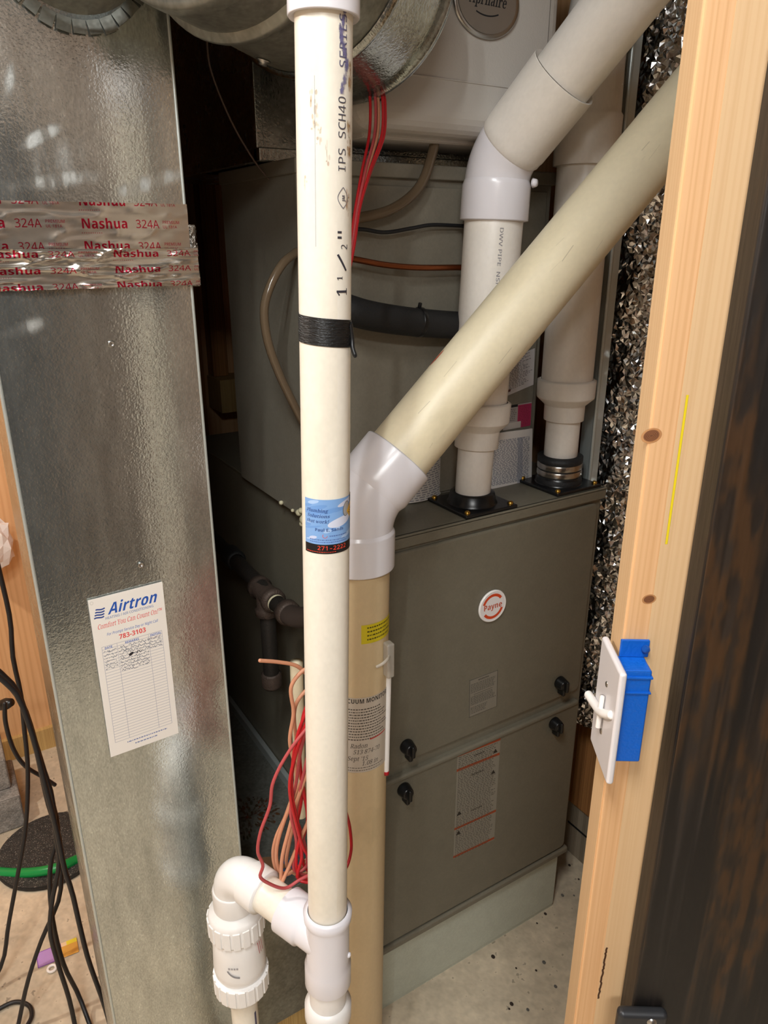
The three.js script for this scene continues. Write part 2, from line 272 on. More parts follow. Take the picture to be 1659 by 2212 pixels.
// ------------------------------------------------------------------ furnace
const FX0 = 0.497, FX1 = 1.027, FZ = -0.885, FT = 1.024, FB = 0.174;
{
  const F = thing('furnace', 'grey-brown gas furnace cabinet with two door panels and a round badge', 'furnace', [0.762, 0, -1.26]);
  part('cabinet', box(FX0, FX1, FB, FT - 0.004, -1.634, FZ + 0.0, 0.003), M.furnace, F);
  part('top_plate', [box(FX0 - 0.002, FX1 + 0.004, FT - 0.006, FT, -1.634, FZ + 0.008, 0.002), box(FX0 - 0.002, FX1 + 0.004, FT - 0.022, FT, FZ, FZ + 0.008, 0.003)], M.furnace, F);
  const panel = (name, x0, x1, y0, y1, th) => {
    const s = new THREE.Shape(), r = 0.014; s.moveTo(x0 + r, y0); s.lineTo(x1 - r, y0); s.quadraticCurveTo(x1, y0, x1, y0 + r); s.lineTo(x1, y1 - r); s.quadraticCurveTo(x1, y1, x1 - r, y1); s.lineTo(x0 + r, y1); s.quadraticCurveTo(x0, y1, x0, y1 - r); s.lineTo(x0, y0 + r); s.quadraticCurveTo(x0, y0, x0 + r, y0);
    const g = new THREE.ExtrudeGeometry(s, { depth: th - 0.004, bevelEnabled: true, bevelThickness: 0.004, bevelSize: 0.004, bevelOffset: -0.004, bevelSegments: 3, curveSegments: 6 }); g.translate(0, 0, FZ);
    return part(name, metreUV(g), M.furnaceDoor, F);
  };
  const upper = panel('door', FX0 + 0.008, FX1 - 0.012, 0.594, 0.996, 0.006);
  const lower = panel('door', FX0 + 0.004, FX1 - 0.009, 0.19, 0.574, 0.009);
  part('door_rail', box(FX0 + 0.008, FX1 - 0.014, 0.562, 0.574, FZ + 0.002, FZ + 0.0125, 0.005), M.furnaceDoor, lower, 'rounded ridge along the top of the lower door');
  part('bottom_rail', box(FX0, FX1 + 0.003, FB - 0.006, FB + 0.01, FZ - 0.01, FZ + 0.011, 0.005), M.furnace, F);
  part('base_pan', [box(FX0 + 0.008, FX1 - 0.012, 0.012, FB, -1.62, FZ - 0.004), box(FX0 + 0.006, FX1 - 0.01, 0.0, 0.014, -1.62, FZ - 0.007)], M.basePan, F, 'pale galvanised base pan');
  const knobAt = (p, door) => {
    const [x, y] = p, z = FZ + (door === lower ? 0.009 : 0.006);
    const k = part('knob', [turned([x, y, z], [0, 0, 1], [[0, 0], [0.013, 0], [0.0135, 0.003], [0.011, 0.016], [0.0095, 0.019], [0, 0.0195]], 24), box(x - 0.004, x + 0.004, y - 0.024, y + 0.004, z, z + 0.018, 0.003), box(x - 0.0035, x + 0.0035, y - 0.012, y + 0.012, z + 0.016, z + 0.026, 0.003)], M.knob, door, 'black quarter-turn door knob');
    return k;
  };
  knobAt([0.9557, 0.6327, -0.885], upper); knobAt([0.5942, 0.6305, -0.885], upper); knobAt([0.9479, 0.5421, -0.885], lower); knobAt([0.5873, 0.5435, -0.885], lower);
  // round badge
  const bc = [0.7701, 0.8522, -0.885], bt = canvasTex(512, 512, (g, w) => {
    g.fillStyle = '#e9e4e4'; g.fillRect(0, 0, w, w);
    g.strokeStyle = '#d2481f'; g.lineCap = 'butt'; g.lineWidth = 50;
    g.beginPath(); g.arc(256, 256, 204, Math.PI * 1.1, Math.PI * 1.8); g.stroke(); g.beginPath(); g.arc(256, 256, 204, Math.PI * 0.1, Math.PI * 0.8); g.stroke();
    g.fillStyle = '#c04a2a'; g.font = 'bold 142px sans-serif'; g.textAlign = 'center'; g.fillText('Payne', 256, 302, 400);
  });
  const badge = part('badge', turned([bc[0], bc[1], FZ + 0.006], [0, 0, 1], [[0, 0], [0.0298, 0], [0.0305, 0.002], [0.0292, 0.0045], [0.0275, 0.0045], [0.027, 0.0035], [0, 0.0035]], 48), M.white, upper, 'round white badge with orange arcs');
  const disc = new THREE.CircleGeometry(0.0268, 40); disc.translate(bc[0], bc[1], FZ + 0.0099); part('badge_print', disc, printed(bt), upper);
  const warn = canvasTex(256, 340, (g, w, h) => { g.fillStyle = '#7f7a6e'; g.fillRect(0, 0, w, h); g.strokeStyle = '#2a2824'; g.lineWidth = 3; g.strokeRect(2, 2, w - 4, h - 4); g.fillStyle = '#24221f'; g.font = 'bold 20px sans-serif'; g.fillText('⚠ WARNING', 64, 30); lines(g, 12, w - 12, 44, 130, 7, '#3a3833', 5); g.fillRect(40, 140, 170, 4); lines(g, 12, w - 12, 156, 240, 7, '#35332f', 5); lines(g, 12, w - 90, 256, 320, 5, '#3a3833', 5); });
  part('warning_label', sheet([0.7283, 0.7146, -0.879], [0.7934, 0.7147, -0.879], [0.7313, 0.6352, -0.879]), printed(warn), upper, 'small grey warning label');
  const big = canvasTex(256, 620, (g, w, h) => {
    g.fillStyle = '#858073'; g.fillRect(0, 0, w, h); const red = '#94401f';
    for (const y of [4, 88, 430, 602]) { g.fillStyle = red; g.fillRect(0, y, w, 14); }
    let y = 24; for (const n of [58, 150, 330, 180, 160]) lines(g, 8, w - 12, y, y += n * 0.72, Math.max(3, Math.round(n / 14)), '#4b473f', 4);
    g.fillStyle = '#27241f'; for (const [x, yy] of [[228, 70], [222, 190], [24, 352], [24, 470]]) { g.beginPath(); g.moveTo(x, yy - 14); g.lineTo(x + 14, yy + 10); g.lineTo(x - 14, yy + 10); g.fill(); }
    g.font = 'bold 15px sans-serif'; g.fillText('⚠ DANGER', 88, 52); g.fillText('WARNING', 88, 160); g.fillText('CAUTION', 96, 372);
  });
  part('safety_label', sheet([0.7055, 0.5685, -0.876], [0.8081, 0.5639, -0.876], [0.706, 0.3206, -0.876]), printed(big), lower, 'tall grey safety label with red bars');
}
// ------------------------------------------------------------------ evaporator coil cabinet, plenum
{
  const C = thing('coil_cabinet', 'tall grey evaporator coil cabinet standing on the furnace', 'coil cabinet', [0.73, FT, -1.25]);
  const z = -1.005, x0 = 0.484, x1 = 0.962, y1 = 1.553;
  part('cabinet', box(x0, x1, FT, y1, -1.29, z, 0.003), M.coil, C);
  part('front_panel', box(x0 + 0.022, x1 - 0.012, FT + 0.006, y1 - 0.028, z - 0.002, z + 0.004, 0.002), M.coil, C);
  part('corner_trim', box(x0 - 0.001, x0 + 0.012, FT + 0.004, y1, z - 0.004, z + 0.005, 0.002), M.coil, C);
  part('top_flange', box(x0 - 0.003, x1 + 0.003, y1 - 0.018, y1 + 0.002, -1.29, z + 0.008, 0.002), M.coil, C);
  const sealant = []; for (const [u, t, r] of [[-1.03, 0.004, 0.006], [-1.022, 0.01, 0.005], [-1.055, 0, 0.003], [-1.1, 0, 0.004], [-1.012, -0.002, 0.008], [-1.02, -0.012, 0.005]]) { const g = new THREE.IcosahedronGeometry(r, 1); g.translate(x0 - 0.003, FT + 0.006 + t, u); sealant.push(g); }
  const sealantMat = std({ color: 0xc9c3a4, roughness: 0.7 }); for (const g of sealant) part('sealant_blob', g, sealantMat, C, 'blob of pale sealant at the seam');
  const docs = canvasTex(256, 300, (g, w, h) => { g.fillStyle = '#e4e2e0'; g.fillRect(0, 0, w, h); g.fillStyle = '#b4b8c2'; g.fillRect(170, 40, 30, h); lines(g, 14, w - 14, 40, h - 14, 46, '#7b808e', 3, 0.05); }), side = canvasTex(128, 300, (g, w, h) => { g.fillStyle = '#e2dfda'; g.fillRect(0, 0, w, h); lines(g, 6, w - 6, 10, h, 40, '#8a8a92', 3, 0.1); });
  const lab = canvasTex(200, 280, (g, w, h) => { g.fillStyle = '#cfcbcc'; g.fillRect(0, 0, w, h); lines(g, 10, w - 10, 14, 250, 20, '#4c4a50', 4, 0.4); g.fillStyle = '#5b3330'; g.fillRect(24, 236, 20, 20); });
  const pink = canvasTex(220, 200, (g, w, h) => { g.fillStyle = '#a7a2a0'; g.fillRect(0, 0, w, h); g.fillStyle = '#222'; g.fillRect(0, 0, 110, 20); g.fillStyle = '#b0355c'; g.fillRect(112, 10, 108, h - 10); lines(g, 4, 104, 34, 140, 7, '#55504e', 5, 0.2); lines(g, 120, 214, 24, 190, 12, '#7e2342', 4, 0.2); g.fillStyle = '#c7c2bd'; g.fillRect(0, 146, 140, 54); });
  part('rating_label', sheet([0.8748, 1.2513, -1.0005], [0.944, 1.2671, -1.0005], [0.8775, 1.1855, -1.0005]), printed(lab), C, 'white rating label');
  part('pink_label', sheet([0.8787, 1.1686, -1.0005], [0.9453, 1.1696, -1.0005], [0.8798, 1.1241, -1.0005]), printed(pink), C, 'white and pink label');
  // papers leaning against the cabinet
  solo('manual_booklet', sheet([0.8339, 1.1253, -0.992], [0.9426, 1.1216, -0.994], [0.8335, 1.0244, -0.984], 0.004), printed(docs), 'folded white instruction sheet leaning on the coil cabinet beside the grey label', 'paper');
  { const g = new THREE.CylinderGeometry(0.09, 0.09, 0.17, 20, 1, true, -0.35, 0.95); g.translate(0.695, FT + 0.087, -1.078); solo('curled_paper', g, phys({ map: side, roughness: 0.6, side: THREE.DoubleSide }), 'curled white printed page standing behind the tan diagonal pipe', 'paper'); }
}
{
  const P = thing('supply_plenum', 'dark galvanised sheet-metal plenum above the coil cabinet', 'plenum', [0.73, 1.555, -1.25]);
  part('body', box(0.476, 0.955, 1.556, ROOM.top - 0.002, -1.6, -1.105, 0.002), M.plenum, P);
  part('drive_cleat', box(0.470, 0.96, 1.556, 1.575, -1.61, -1.09, 0.002), M.plenum, P);
  part('corner_seam', box(0.470, 0.482, 1.556, ROOM.top - 0.01, -1.11, -1.098, 0.002), M.plenum, P);
}
// ------------------------------------------------------------------ humidifier
{
  const Hm = thing('humidifier', 'grey plastic whole-house humidifier with an oval badge on the plenum', 'humidifier', [0.7, 1.58, -0.96]);
  const x0 = 0.545, x1 = [0.8967, 1.7188, -0.935][0], y0 = 1.5879, y1 = 2.0, zf = -0.935, zb = -1.0885;
  const s = new THREE.Shape(), rr = 0.035; s.moveTo(x0 + rr, y0); s.lineTo(x1 - rr, y0); s.quadraticCurveTo(x1, y0, x1, y0 + rr); s.lineTo(x1, y1 - rr); s.quadraticCurveTo(x1, y1, x1 - rr, y1); s.lineTo(x0 + rr, y1); s.quadraticCurveTo(x0, y1, x0, y1 - rr); s.lineTo(x0, y0 + rr); s.quadraticCurveTo(x0, y0, x0 + rr, y0);
  const g = new THREE.ExtrudeGeometry(s, { depth: zf - zb - 0.03, bevelEnabled: true, bevelThickness: 0.03, bevelSize: 0.03, bevelOffset: -0.03, bevelSegments: 6, curveSegments: 8 }); g.translate(0, 0, zb);
  part('cover', metreUV(g), M.humid, Hm);
  part('seam_line', box(0.62, x1 - 0.03, 1.6550, 1.6550 + 0.0022, zf - 0.004, zf + 0.0012, 0.0006), M.humid, Hm);
  part('base_tray', box(x0 + 0.03, x1 - 0.02, y0 - 0.006, y0 + 0.01, zb, zf - 0.04, 0.004), M.humid, Hm);
  const lc = [0.7477, 1.7546, -0.935], bt = canvasTex(512, 400, (c, w, h) => { const gr = c; gr.fillStyle = '#a09a92'; gr.fillRect(0, 0, w, h); gr.fillStyle = '#33363b'; gr.font = 'italic bold 92px serif'; gr.textAlign = 'center'; gr.fillText('Aprilaire', w / 2, h / 2 + 26, 330); gr.strokeStyle = '#33363b'; gr.lineWidth = 9; gr.beginPath(); gr.arc(w / 2, h / 2 - 180, 270, Math.PI * 0.38, Math.PI * 0.62); gr.stroke(); });
  const bz = zf; const b = part('badge', turned([0, 0, 0], [0, 0, 1], [[0, 0], [0.051, 0], [0.052, 0.003], [0.049, 0.006], [0.0455, 0.0045], [0, 0.0045]], 48).scale(1.12, 0.86, 1).translate(lc[0], lc[1], bz), M.steel, Hm, 'silver oval badge');
  const e = new THREE.CircleGeometry(0.045, 40); e.scale(1.12, 0.86, 1); e.translate(lc[0], lc[1], bz + 0.005); part('badge_print', e, phys({ map: bt, metalness: 0.7, roughness: 0.35 }), b);
}
// ------------------------------------------------------------------ big round duct to the plenum
{
  const c = V(0.534, 1.745, -0.926), d = V(0.862, -0.111, -0.495).normalize(), R = 0.126;
  const D = thing('round_duct', 'wide round galvanised duct with a beaded collar beside the humidifier', 'duct', [0.4, 1.62, -0.86]);
  const st = (t) => c.clone().addScaledVector(d, t).toArray();
  part('pipe', turned(st(-0.29), d.toArray(), [[R - 0.002, 0], [R, 0.0], [R, 0.2]], 64), M.galvDull, D);
  part('crimp_bead', turned(st(-0.225), d.toArray(), [[R, 0], [R + 0.007, 0.005], [R + 0.008, 0.01], [R + 0.007, 0.015], [R, 0.02], [R + 0.003, 0.026], [R, 0.032]], 64), M.galvDull, D);
  part('collar', turned(st(-0.1), d.toArray(), [[R + 0.001, 0], [R + 0.006, 0.004], [R + 0.006, 0.008], [R + 0.001, 0.012], [R + 0.001, 0.1], [R + 0.008, 0.104], [R + 0.008, 0.11], [R, 0.111], [R, 0.125]], 64), M.galv, D, 'shiny collar with a raised bead');
  const n = V(0, 1, 0).addScaledVector(d, -d.y).normalize(), m = new THREE.Vector3().crossVectors(d, n), a = Math.PI * 1.07;
  const nv = n.clone().multiplyScalar(Math.cos(a)).addScaledVector(m, Math.sin(a)), sp = V(st(-0.14)).addScaledVector(nv, R);
  part('screw', turned(sp.toArray(), nv.toArray(), [[0, 0], [0.008, 0], [0.008, 0.002], [0.005, 0.003], [0.005, 0.006], [0, 0.0065]], 8), M.steel, D);
  part('end_cap', turned(st(-0.29), d.toArray(), [[0, -0.004], [R - 0.004, -0.004], [R + 0.002, 0], [R + 0.002, 0.018], [R, 0.02]], 64), M.galvDull, D);
  const top = V(st(-0.2)); part('hanger_strap', box(top.x - 0.012, top.x + 0.012, top.y + R - 0.004, ROOM.top - 0.001, top.z - 0.001, top.z + 0.001), M.galvEdge, D, 'perforated hanger strap');
}
// ------------------------------------------------------------------ return air duct on the left
const DZ = -0.92, DX0 = 0.072, DX1 = 0.30, DB = -1.06;
{
  const D = thing('return_duct', 'flat-faced galvanised return air duct with printed foil tape around it', 'duct', [0.186, 0.083, -0.99]);
  // front sheet with scuffs of chalky residue
  const tw = 512, th = 2048, H0 = 0.083, H1 = 2.415, W = DX1 - DX0;
  const f1 = noiseField(N, 5, 5, 5, 201), px = (u, v) => f1[((Math.floor(v * N * 4) % N) * N + (Math.floor(u * N * 1.2) % N))];
  const smear = (u, y) => { // chalky patches seen on the sheet
    const blob = (cx, cy, rx, ry, rot) => { const X = (u - cx), Y = y - cy, c = Math.cos(rot), s = Math.sin(rot), a = (X * c + Y * s) / rx, b = (-X * s + Y * c) / ry; return Math.exp(-(a * a + b * b)); };
    return Math.max(blob(0.255, 1.508, 0.055, 0.012, 0.3), blob(0.165, 1.51, 0.06, 0.012, 0.15), blob(0.15, 1.55, 0.03, 0.008, 0.5), blob(0.16, 1.52, 0.06, 0.035, 0.4) * 0.62, blob(0.11, 1.36, 0.03, 0.012, 0.3) * 0.8, blob(0.13, 1.60, 0.008, 0.03, -0.3) * 0.6, blob(0.12, 0.42, 0.02, 0.006, 0.2) * 0.5);
  };
  const dat = new Uint8Array(tw * th * 4), rmd = new Uint8Array(tw * th * 4);
  for (let j = 0; j < th; j++) for (let i = 0; i < tw; i++) {
    const u = i / tw, y = H0 + (H1 - H0) * j / th, x = DX0 + W * u, k = ((j * 2) % N) * N + ((i * 2) % N), k2 = ((j >> 1) % N) * N + (i % N), s = sm(0.3, 1.0, smear(x, y) * (0.35 + 1.1 * px(u, y))) * (0.2 + 0.8 * sm(0.38, 0.62, nMid[k2])), o = (j * tw + i) * 4;
    let t = 0.77 + 0.12 * (nMid[k2] - 0.5) + 0.16 * (nFine[k] - 0.5); if (nFine[k] > 0.84 && nMid[k2] > 0.5) t = 0.93;
    const c = mix([t * 0.975, t, t * 0.985], [0.72, 0.73, 0.73], s * 0.6);
    for (let q = 0; q < 3; q++) dat[o + q] = 255 * c[q]; dat[o + 3] = 255;
    rmd[o + 1] = 255 * Math.min(1, 0.16 + 0.08 * (nMid[k2] - 0.5) + 0.06 * (nCoarse[k2] - 0.5) + 0.4 * s); rmd[o + 2] = 255 * (0.9 - 0.55 * s); rmd[o + 3] = 255;
  }
  const mk = (a, srgb) => { const t = new THREE.DataTexture(a, tw, th); t.magFilter = THREE.LinearFilter; if (srgb) t.colorSpace = THREE.SRGBColorSpace; t.needsUpdate = true; return t; };
  const rm = mk(rmd), bp = bumpPeel.clone(); bp.repeat.set(W / 0.13, (H1 - H0) / 0.13);
  const g = new THREE.PlaneGeometry(W, H1 - H0, 6, 40); { const p = g.attributes.position; for (let i = 0; i < p.count; i++) p.setZ(i, 0.0012 * Math.sin(p.getY(i) * 5) * Math.cos(p.getX(i) * 14)); g.computeVertexNormals(); } g.translate((DX0 + DX1) / 2, (H0 + H1) / 2, DZ + 0.0006);
  part('body', box(DX0, DX1, H0, H1, DB, DZ - 0.001), M.galv, D);
  part('front_sheet', g, std({ map: mk(dat, true), metalness: 1, metalnessMap: rm, roughness: 1, roughnessMap: rm, bumpMap: bp, bumpScale: 0.00013 }), D, 'mottled galvanised sheet with chalky scuffs');
  part('corner_hem', [rod([DX0 + 0.001, H0, DZ], [DX0 + 0.001, H1, DZ], 0.0022, 8), rod([DX1 - 0.001, H0, DZ], [DX1 - 0.001, H1, DZ], 0.002, 8)], M.galvEdge, D);
  const hole = (p) => part('screw_hole', turned([p[0], p[1], DZ + 0.0005], [0, 0, 1], [[0.0016, 0], [0.0045, 0.0006], [0.0035, 0.0016], [0.0018, 0.0016], [0.0014, 0.0004], [0, 0.0003]], 14), M.steel, D, 'bare screw hole with a raised burr');
  hole([0.1969, 1.3356, -0.92]); hole([0.1993, 1.051, -0.92]);
  // foil tape strips, wrinkled
  const tapeTex = (n, lift) => canvasTex(1024, 256, (c, w, h) => {
    c.fillStyle = '#c2bcb2'; c.fillRect(0, 0, w, h); c.fillStyle = '#b3203a'; c.textAlign = 'left';
    for (let r = -1; r < 4; r++) for (let k = -1; k < 3; k++) { const y = 40 + r * 104 + lift - 55, x = k * 560 + (n ? 40 : -72); c.font = 'bold 62px sans-serif'; c.fillText('Nashua', x, y + 30, 240); c.font = '52px sans-serif'; c.fillText('324A', x + 265, y + 28, 130); c.font = '20px sans-serif'; c.fillText('PREMIUM', x + 400, y + 6); c.fillText('UL 181A', x + 400, y + 28); c.font = '16px sans-serif'; c.fillText('• • • • • • • • • •', x, y + 56); }
  });
  const tape = (x0, x1, yA, yB, amp, s0, n, lift, dz) => {
    const NX = 90, NY = 26, gg = new THREE.PlaneGeometry(x1 - x0, yA - yB, NX, NY), p = gg.attributes.position, f = noiseField(N, 7, 12, 3, s0);
    for (let i = 0; i < p.count; i++) { const u = (p.getX(i) + (x1 - x0) / 2) / (x1 - x0), v = (p.getY(i) + (yA - yB) / 2) / (yA - yB), q = f[Math.max(0, Math.floor(v * 200)) * N + Math.max(0, Math.floor(u * 300))]; const r = Math.pow(1 - Math.abs(2 * q - 1), 5); p.setZ(i, dz + amp * r + amp * 0.4 * q); p.setY(i, p.getY(i) + 0.0016 * (q - 0.5)); }
    gg.computeVertexNormals(); gg.translate((x0 + x1) / 2, (yA + yB) / 2, DZ);
    return part('tape_strip', gg, phys({ map: tapeTex(n, lift), metalness: 0.9, roughness: 0.24, side: THREE.DoubleSide }), D, 'crinkled foil tape with red lettering');
  };
  const yT = 1.4892, yM = 1.4373, yB = 1.3991;
  tape(DX0 - 0.002, DX1 + 0.001, yT, yM - 0.006, 0.0012, 211, 0, 0, 0.0018);
  tape(DX0 - 0.002, DX1 + 0.008, yM + 0.004, yB, 0.005, 213, 1, 40, 0.004);
  // the tape folded round the corner
  const cr = new THREE.CylinderGeometry(0.008, 0.009, yT - yB - 0.02, 14, 20), p = cr.attributes.position; for (let i = 0; i < p.count; i++) { p.setX(i, p.getX(i) * (1 + 0.5 * (rnd() - 0.5))); p.setZ(i, p.getZ(i) * (1 + 0.6 * (rnd() - 0.5))); } cr.computeVertexNormals(); cr.translate(DX1 + 0.003, (yT + yB) / 2 - 0.012, DZ - 0.006);
  part('tape_fold', cr, M.foilTape, D, 'bunched foil tape at the corner');
  part('tape_side', box(DX1 - 0.002, DX1 + 0.003, yB, yT, DB, DZ - 0.004), M.foilTape, D);
}
// low boot that joins the duct to the furnace side
{
  const B = thing('return_boot', 'low sheet-metal boot joining the return duct to the furnace side', 'duct boot', [0.4, 0.083, -1.2]);
  part('body', [box(DX1 + 0.0015, 0.4955, 0.083, 0.389, -1.5, DZ, 0.002)], M.galvDull, B);
  part('flange', box(0.485, 0.4955, 0.388, 0.412, -1.5, -0.93, 0.002), M.galvEdge, B);
  part('tape_patch', sheet([0.345, 0.3905, -1.02], [0.385, 0.3915, -1.0], [0.36, 0.391, -0.98], 0.0004), std({ color: 0x7d5a3c, roughness: 0.7 }), B, 'brown tape patch');
  const ink = canvasTex(256, 128, (c, w, h) => { c.clearRect(0, 0, w, h); lines(c, 10, 246, 14, 122, 3, '#3a5a86', 22, 0.4); });
  { const q = new THREE.PlaneGeometry(0.09, 0.05); q.rotateX(-Math.PI / 2); q.translate(0.41, 0.3905, -0.962); part('stamped_print', q, inked(ink), B, 'blue stamped lettering'); }
  const rust = canvasTex(256, 256, (c, w, h) => { c.clearRect(0, 0, w, h); for (let i = 0; i < 220; i++) { const a = rnd() * 6.28, r = Math.pow(rnd(), 0.6) * 110; c.fillStyle = `rgba(${60 + rnd() * 40},${36 + rnd() * 20},20,${0.25 + rnd() * 0.5})`; c.beginPath(); c.ellipse(128 + r * Math.cos(a), 128 + r * 0.7 * Math.sin(a), 2 + rnd() * 8, 1.5 + rnd() * 4, a, 0, 6.28); c.fill(); } });
  { const q = new THREE.PlaneGeometry(0.14, 0.18); q.rotateX(-Math.PI / 2); q.translate(0.385, 0.3895, -1.12); part('rust_stain', q, inked(rust), B, 'dark rust stain'); }
}
solo('wood_sill', box(0.07, 0.52, 0, 0.083, -1.01, -0.935, 0.002), M.yellowWood, 'rough wooden sill under the sheet-metal boot', 'lumber');
// tabbed round take-off collar
{
  const c = [0.204, 1.728], R = 0.068, K = thing('takeoff_collar', 'round take-off collar with bent tabs on the return duct face', 'duct collar', [c[0], c[1] - 0.08, DZ]);
  part('pipe', turned([c[0], c[1], DZ + 0.002], [-0.12, 0.28, 1], [[R - 0.002, 0], [R, 0], [R, 0.028], [R + 0.004, 0.032], [R + 0.004, 0.038], [R, 0.042], [R, 0.12]], 48), M.galvDull, K);
  for (let i = 0; i < 30; i++) {
    const a = i / 30 * Math.PI * 2, s = new THREE.Shape(), h = 0.0062 + rnd() * 0.0006, o = 0.014 + (rnd() - 0.5) * 0.003; s.moveTo(-h, 0); s.lineTo(h, 0); s.lineTo(h * 1.05, o); s.lineTo(-h * 1.05, o);
    const g = new THREE.ExtrudeGeometry(s, { depth: 0.0008, bevelEnabled: false }); g.rotateX(0.12 + rnd() * 0.2); g.translate(0, R - 0.002, 0.003); g.rotateZ(-a); g.translate(c[0], c[1], DZ);
    part('tab', g, M.galvDull, K);
  }
}
// service card on the duct
{
  const t = canvasTex(512, 1160, (g, w, h) => {
    g.fillStyle = '#eee9e2'; g.fillRect(0, 0, w, h);
    g.fillStyle = '#1f54b0'; g.font = 'italic bold 104px sans-serif'; g.save(); g.transform(1, 0, -0.12, 1, 20, 0); g.fillText('Airtron', 112, 128, 340); g.restore();
    g.strokeStyle = '#1f3f8e'; g.lineWidth = 9; for (let i = 0; i < 4; i++) { g.beginPath(); g.moveTo(24 + (3 - i) * 6, 78 + i * 18); g.bezierCurveTo(50, 68 + i * 18, 70, 90 + i * 18, 102 - i * 4, 76 + i * 18); g.stroke(); }
    g.fillStyle = '#5672ab'; g.font = '24px sans-serif'; g.fillText('HEATING / AIR CONDITIONING', 96, 158, 360);
    g.fillStyle = '#dc4a48'; g.font = 'italic 46px serif'; g.fillText('Comfort You Can Count On!™', 36, 212, 450);
    g.fillStyle = '#4a68b4'; g.font = 'italic 26px sans-serif'; g.fillText('For Prompt Service Day or Night Call', 90, 270, 360);
    g.fillStyle = '#df4340'; g.font = 'bold 46px sans-serif'; g.fillText('783-3103', 170, 318, 190);
    const X0 = 46, X1 = 470, Y0 = 340, Y1 = 1060; g.strokeStyle = '#a9aab6'; g.lineWidth = 2.5;
    for (let i = 0; i <= 34; i++) { const y = Y0 + (Y1 - Y0) * i / 34; g.beginPath(); g.moveTo(X0, y); g.lineTo(X1, y); g.stroke(); }
    for (const x of [X0, 150, 372, X1]) { g.beginPath(); g.moveTo(x, Y0); g.lineTo(x, Y1); g.stroke(); }
    g.fillStyle = '#4a68b4'; g.font = 'bold 22px sans-serif'; g.fillText('DATE', 64, 360); g.fillText('REMARKS', 205, 360); g.fillText('INITIAL', 384, 360);
    for (let i = 0; i < 9; i++) { scribble(g, 158, i < 4 ? 460 : 360, 378 + i * 21, 20, '#59606c', 3); if (i < 6) scribble(g, 54, 140, 380 + i * 24, 16, '#5f6773', 3); }
    scribble(g, 390, 450, 372, 12, '#9a7a80'); g.fillStyle = '#1c1c24'; g.beginPath(); g.ellipse(238, 444, 18, 10, -0.4, 0, 6.28); g.fill(); scribble(g, 240, 310, 442, 18, '#20222c', 4);
    lines(g, 130, 430, 1084, 1100, 1, '#7482b0', 8, 0); lines(g, 185, 350, 1112, 1130, 1, '#7482b0', 8, 0);
    g.strokeStyle = '#cfcac2'; g.lineWidth = 3; g.beginPath(); g.arc(22, 24, 10, 0, 6.28); g.stroke();
  });
  const tl = [0.1281, 1.0191, -0.918], tr = [0.2236, 1.0215, -0.918], bl = [0.1267, 0.7775, -0.918];
  solo('service_card', sheet(tl, tr, bl, 0.0012), printed(t, { roughness: 0.5 }), 'white service record card with blue and red lettering stuck to the duct', 'card');
}
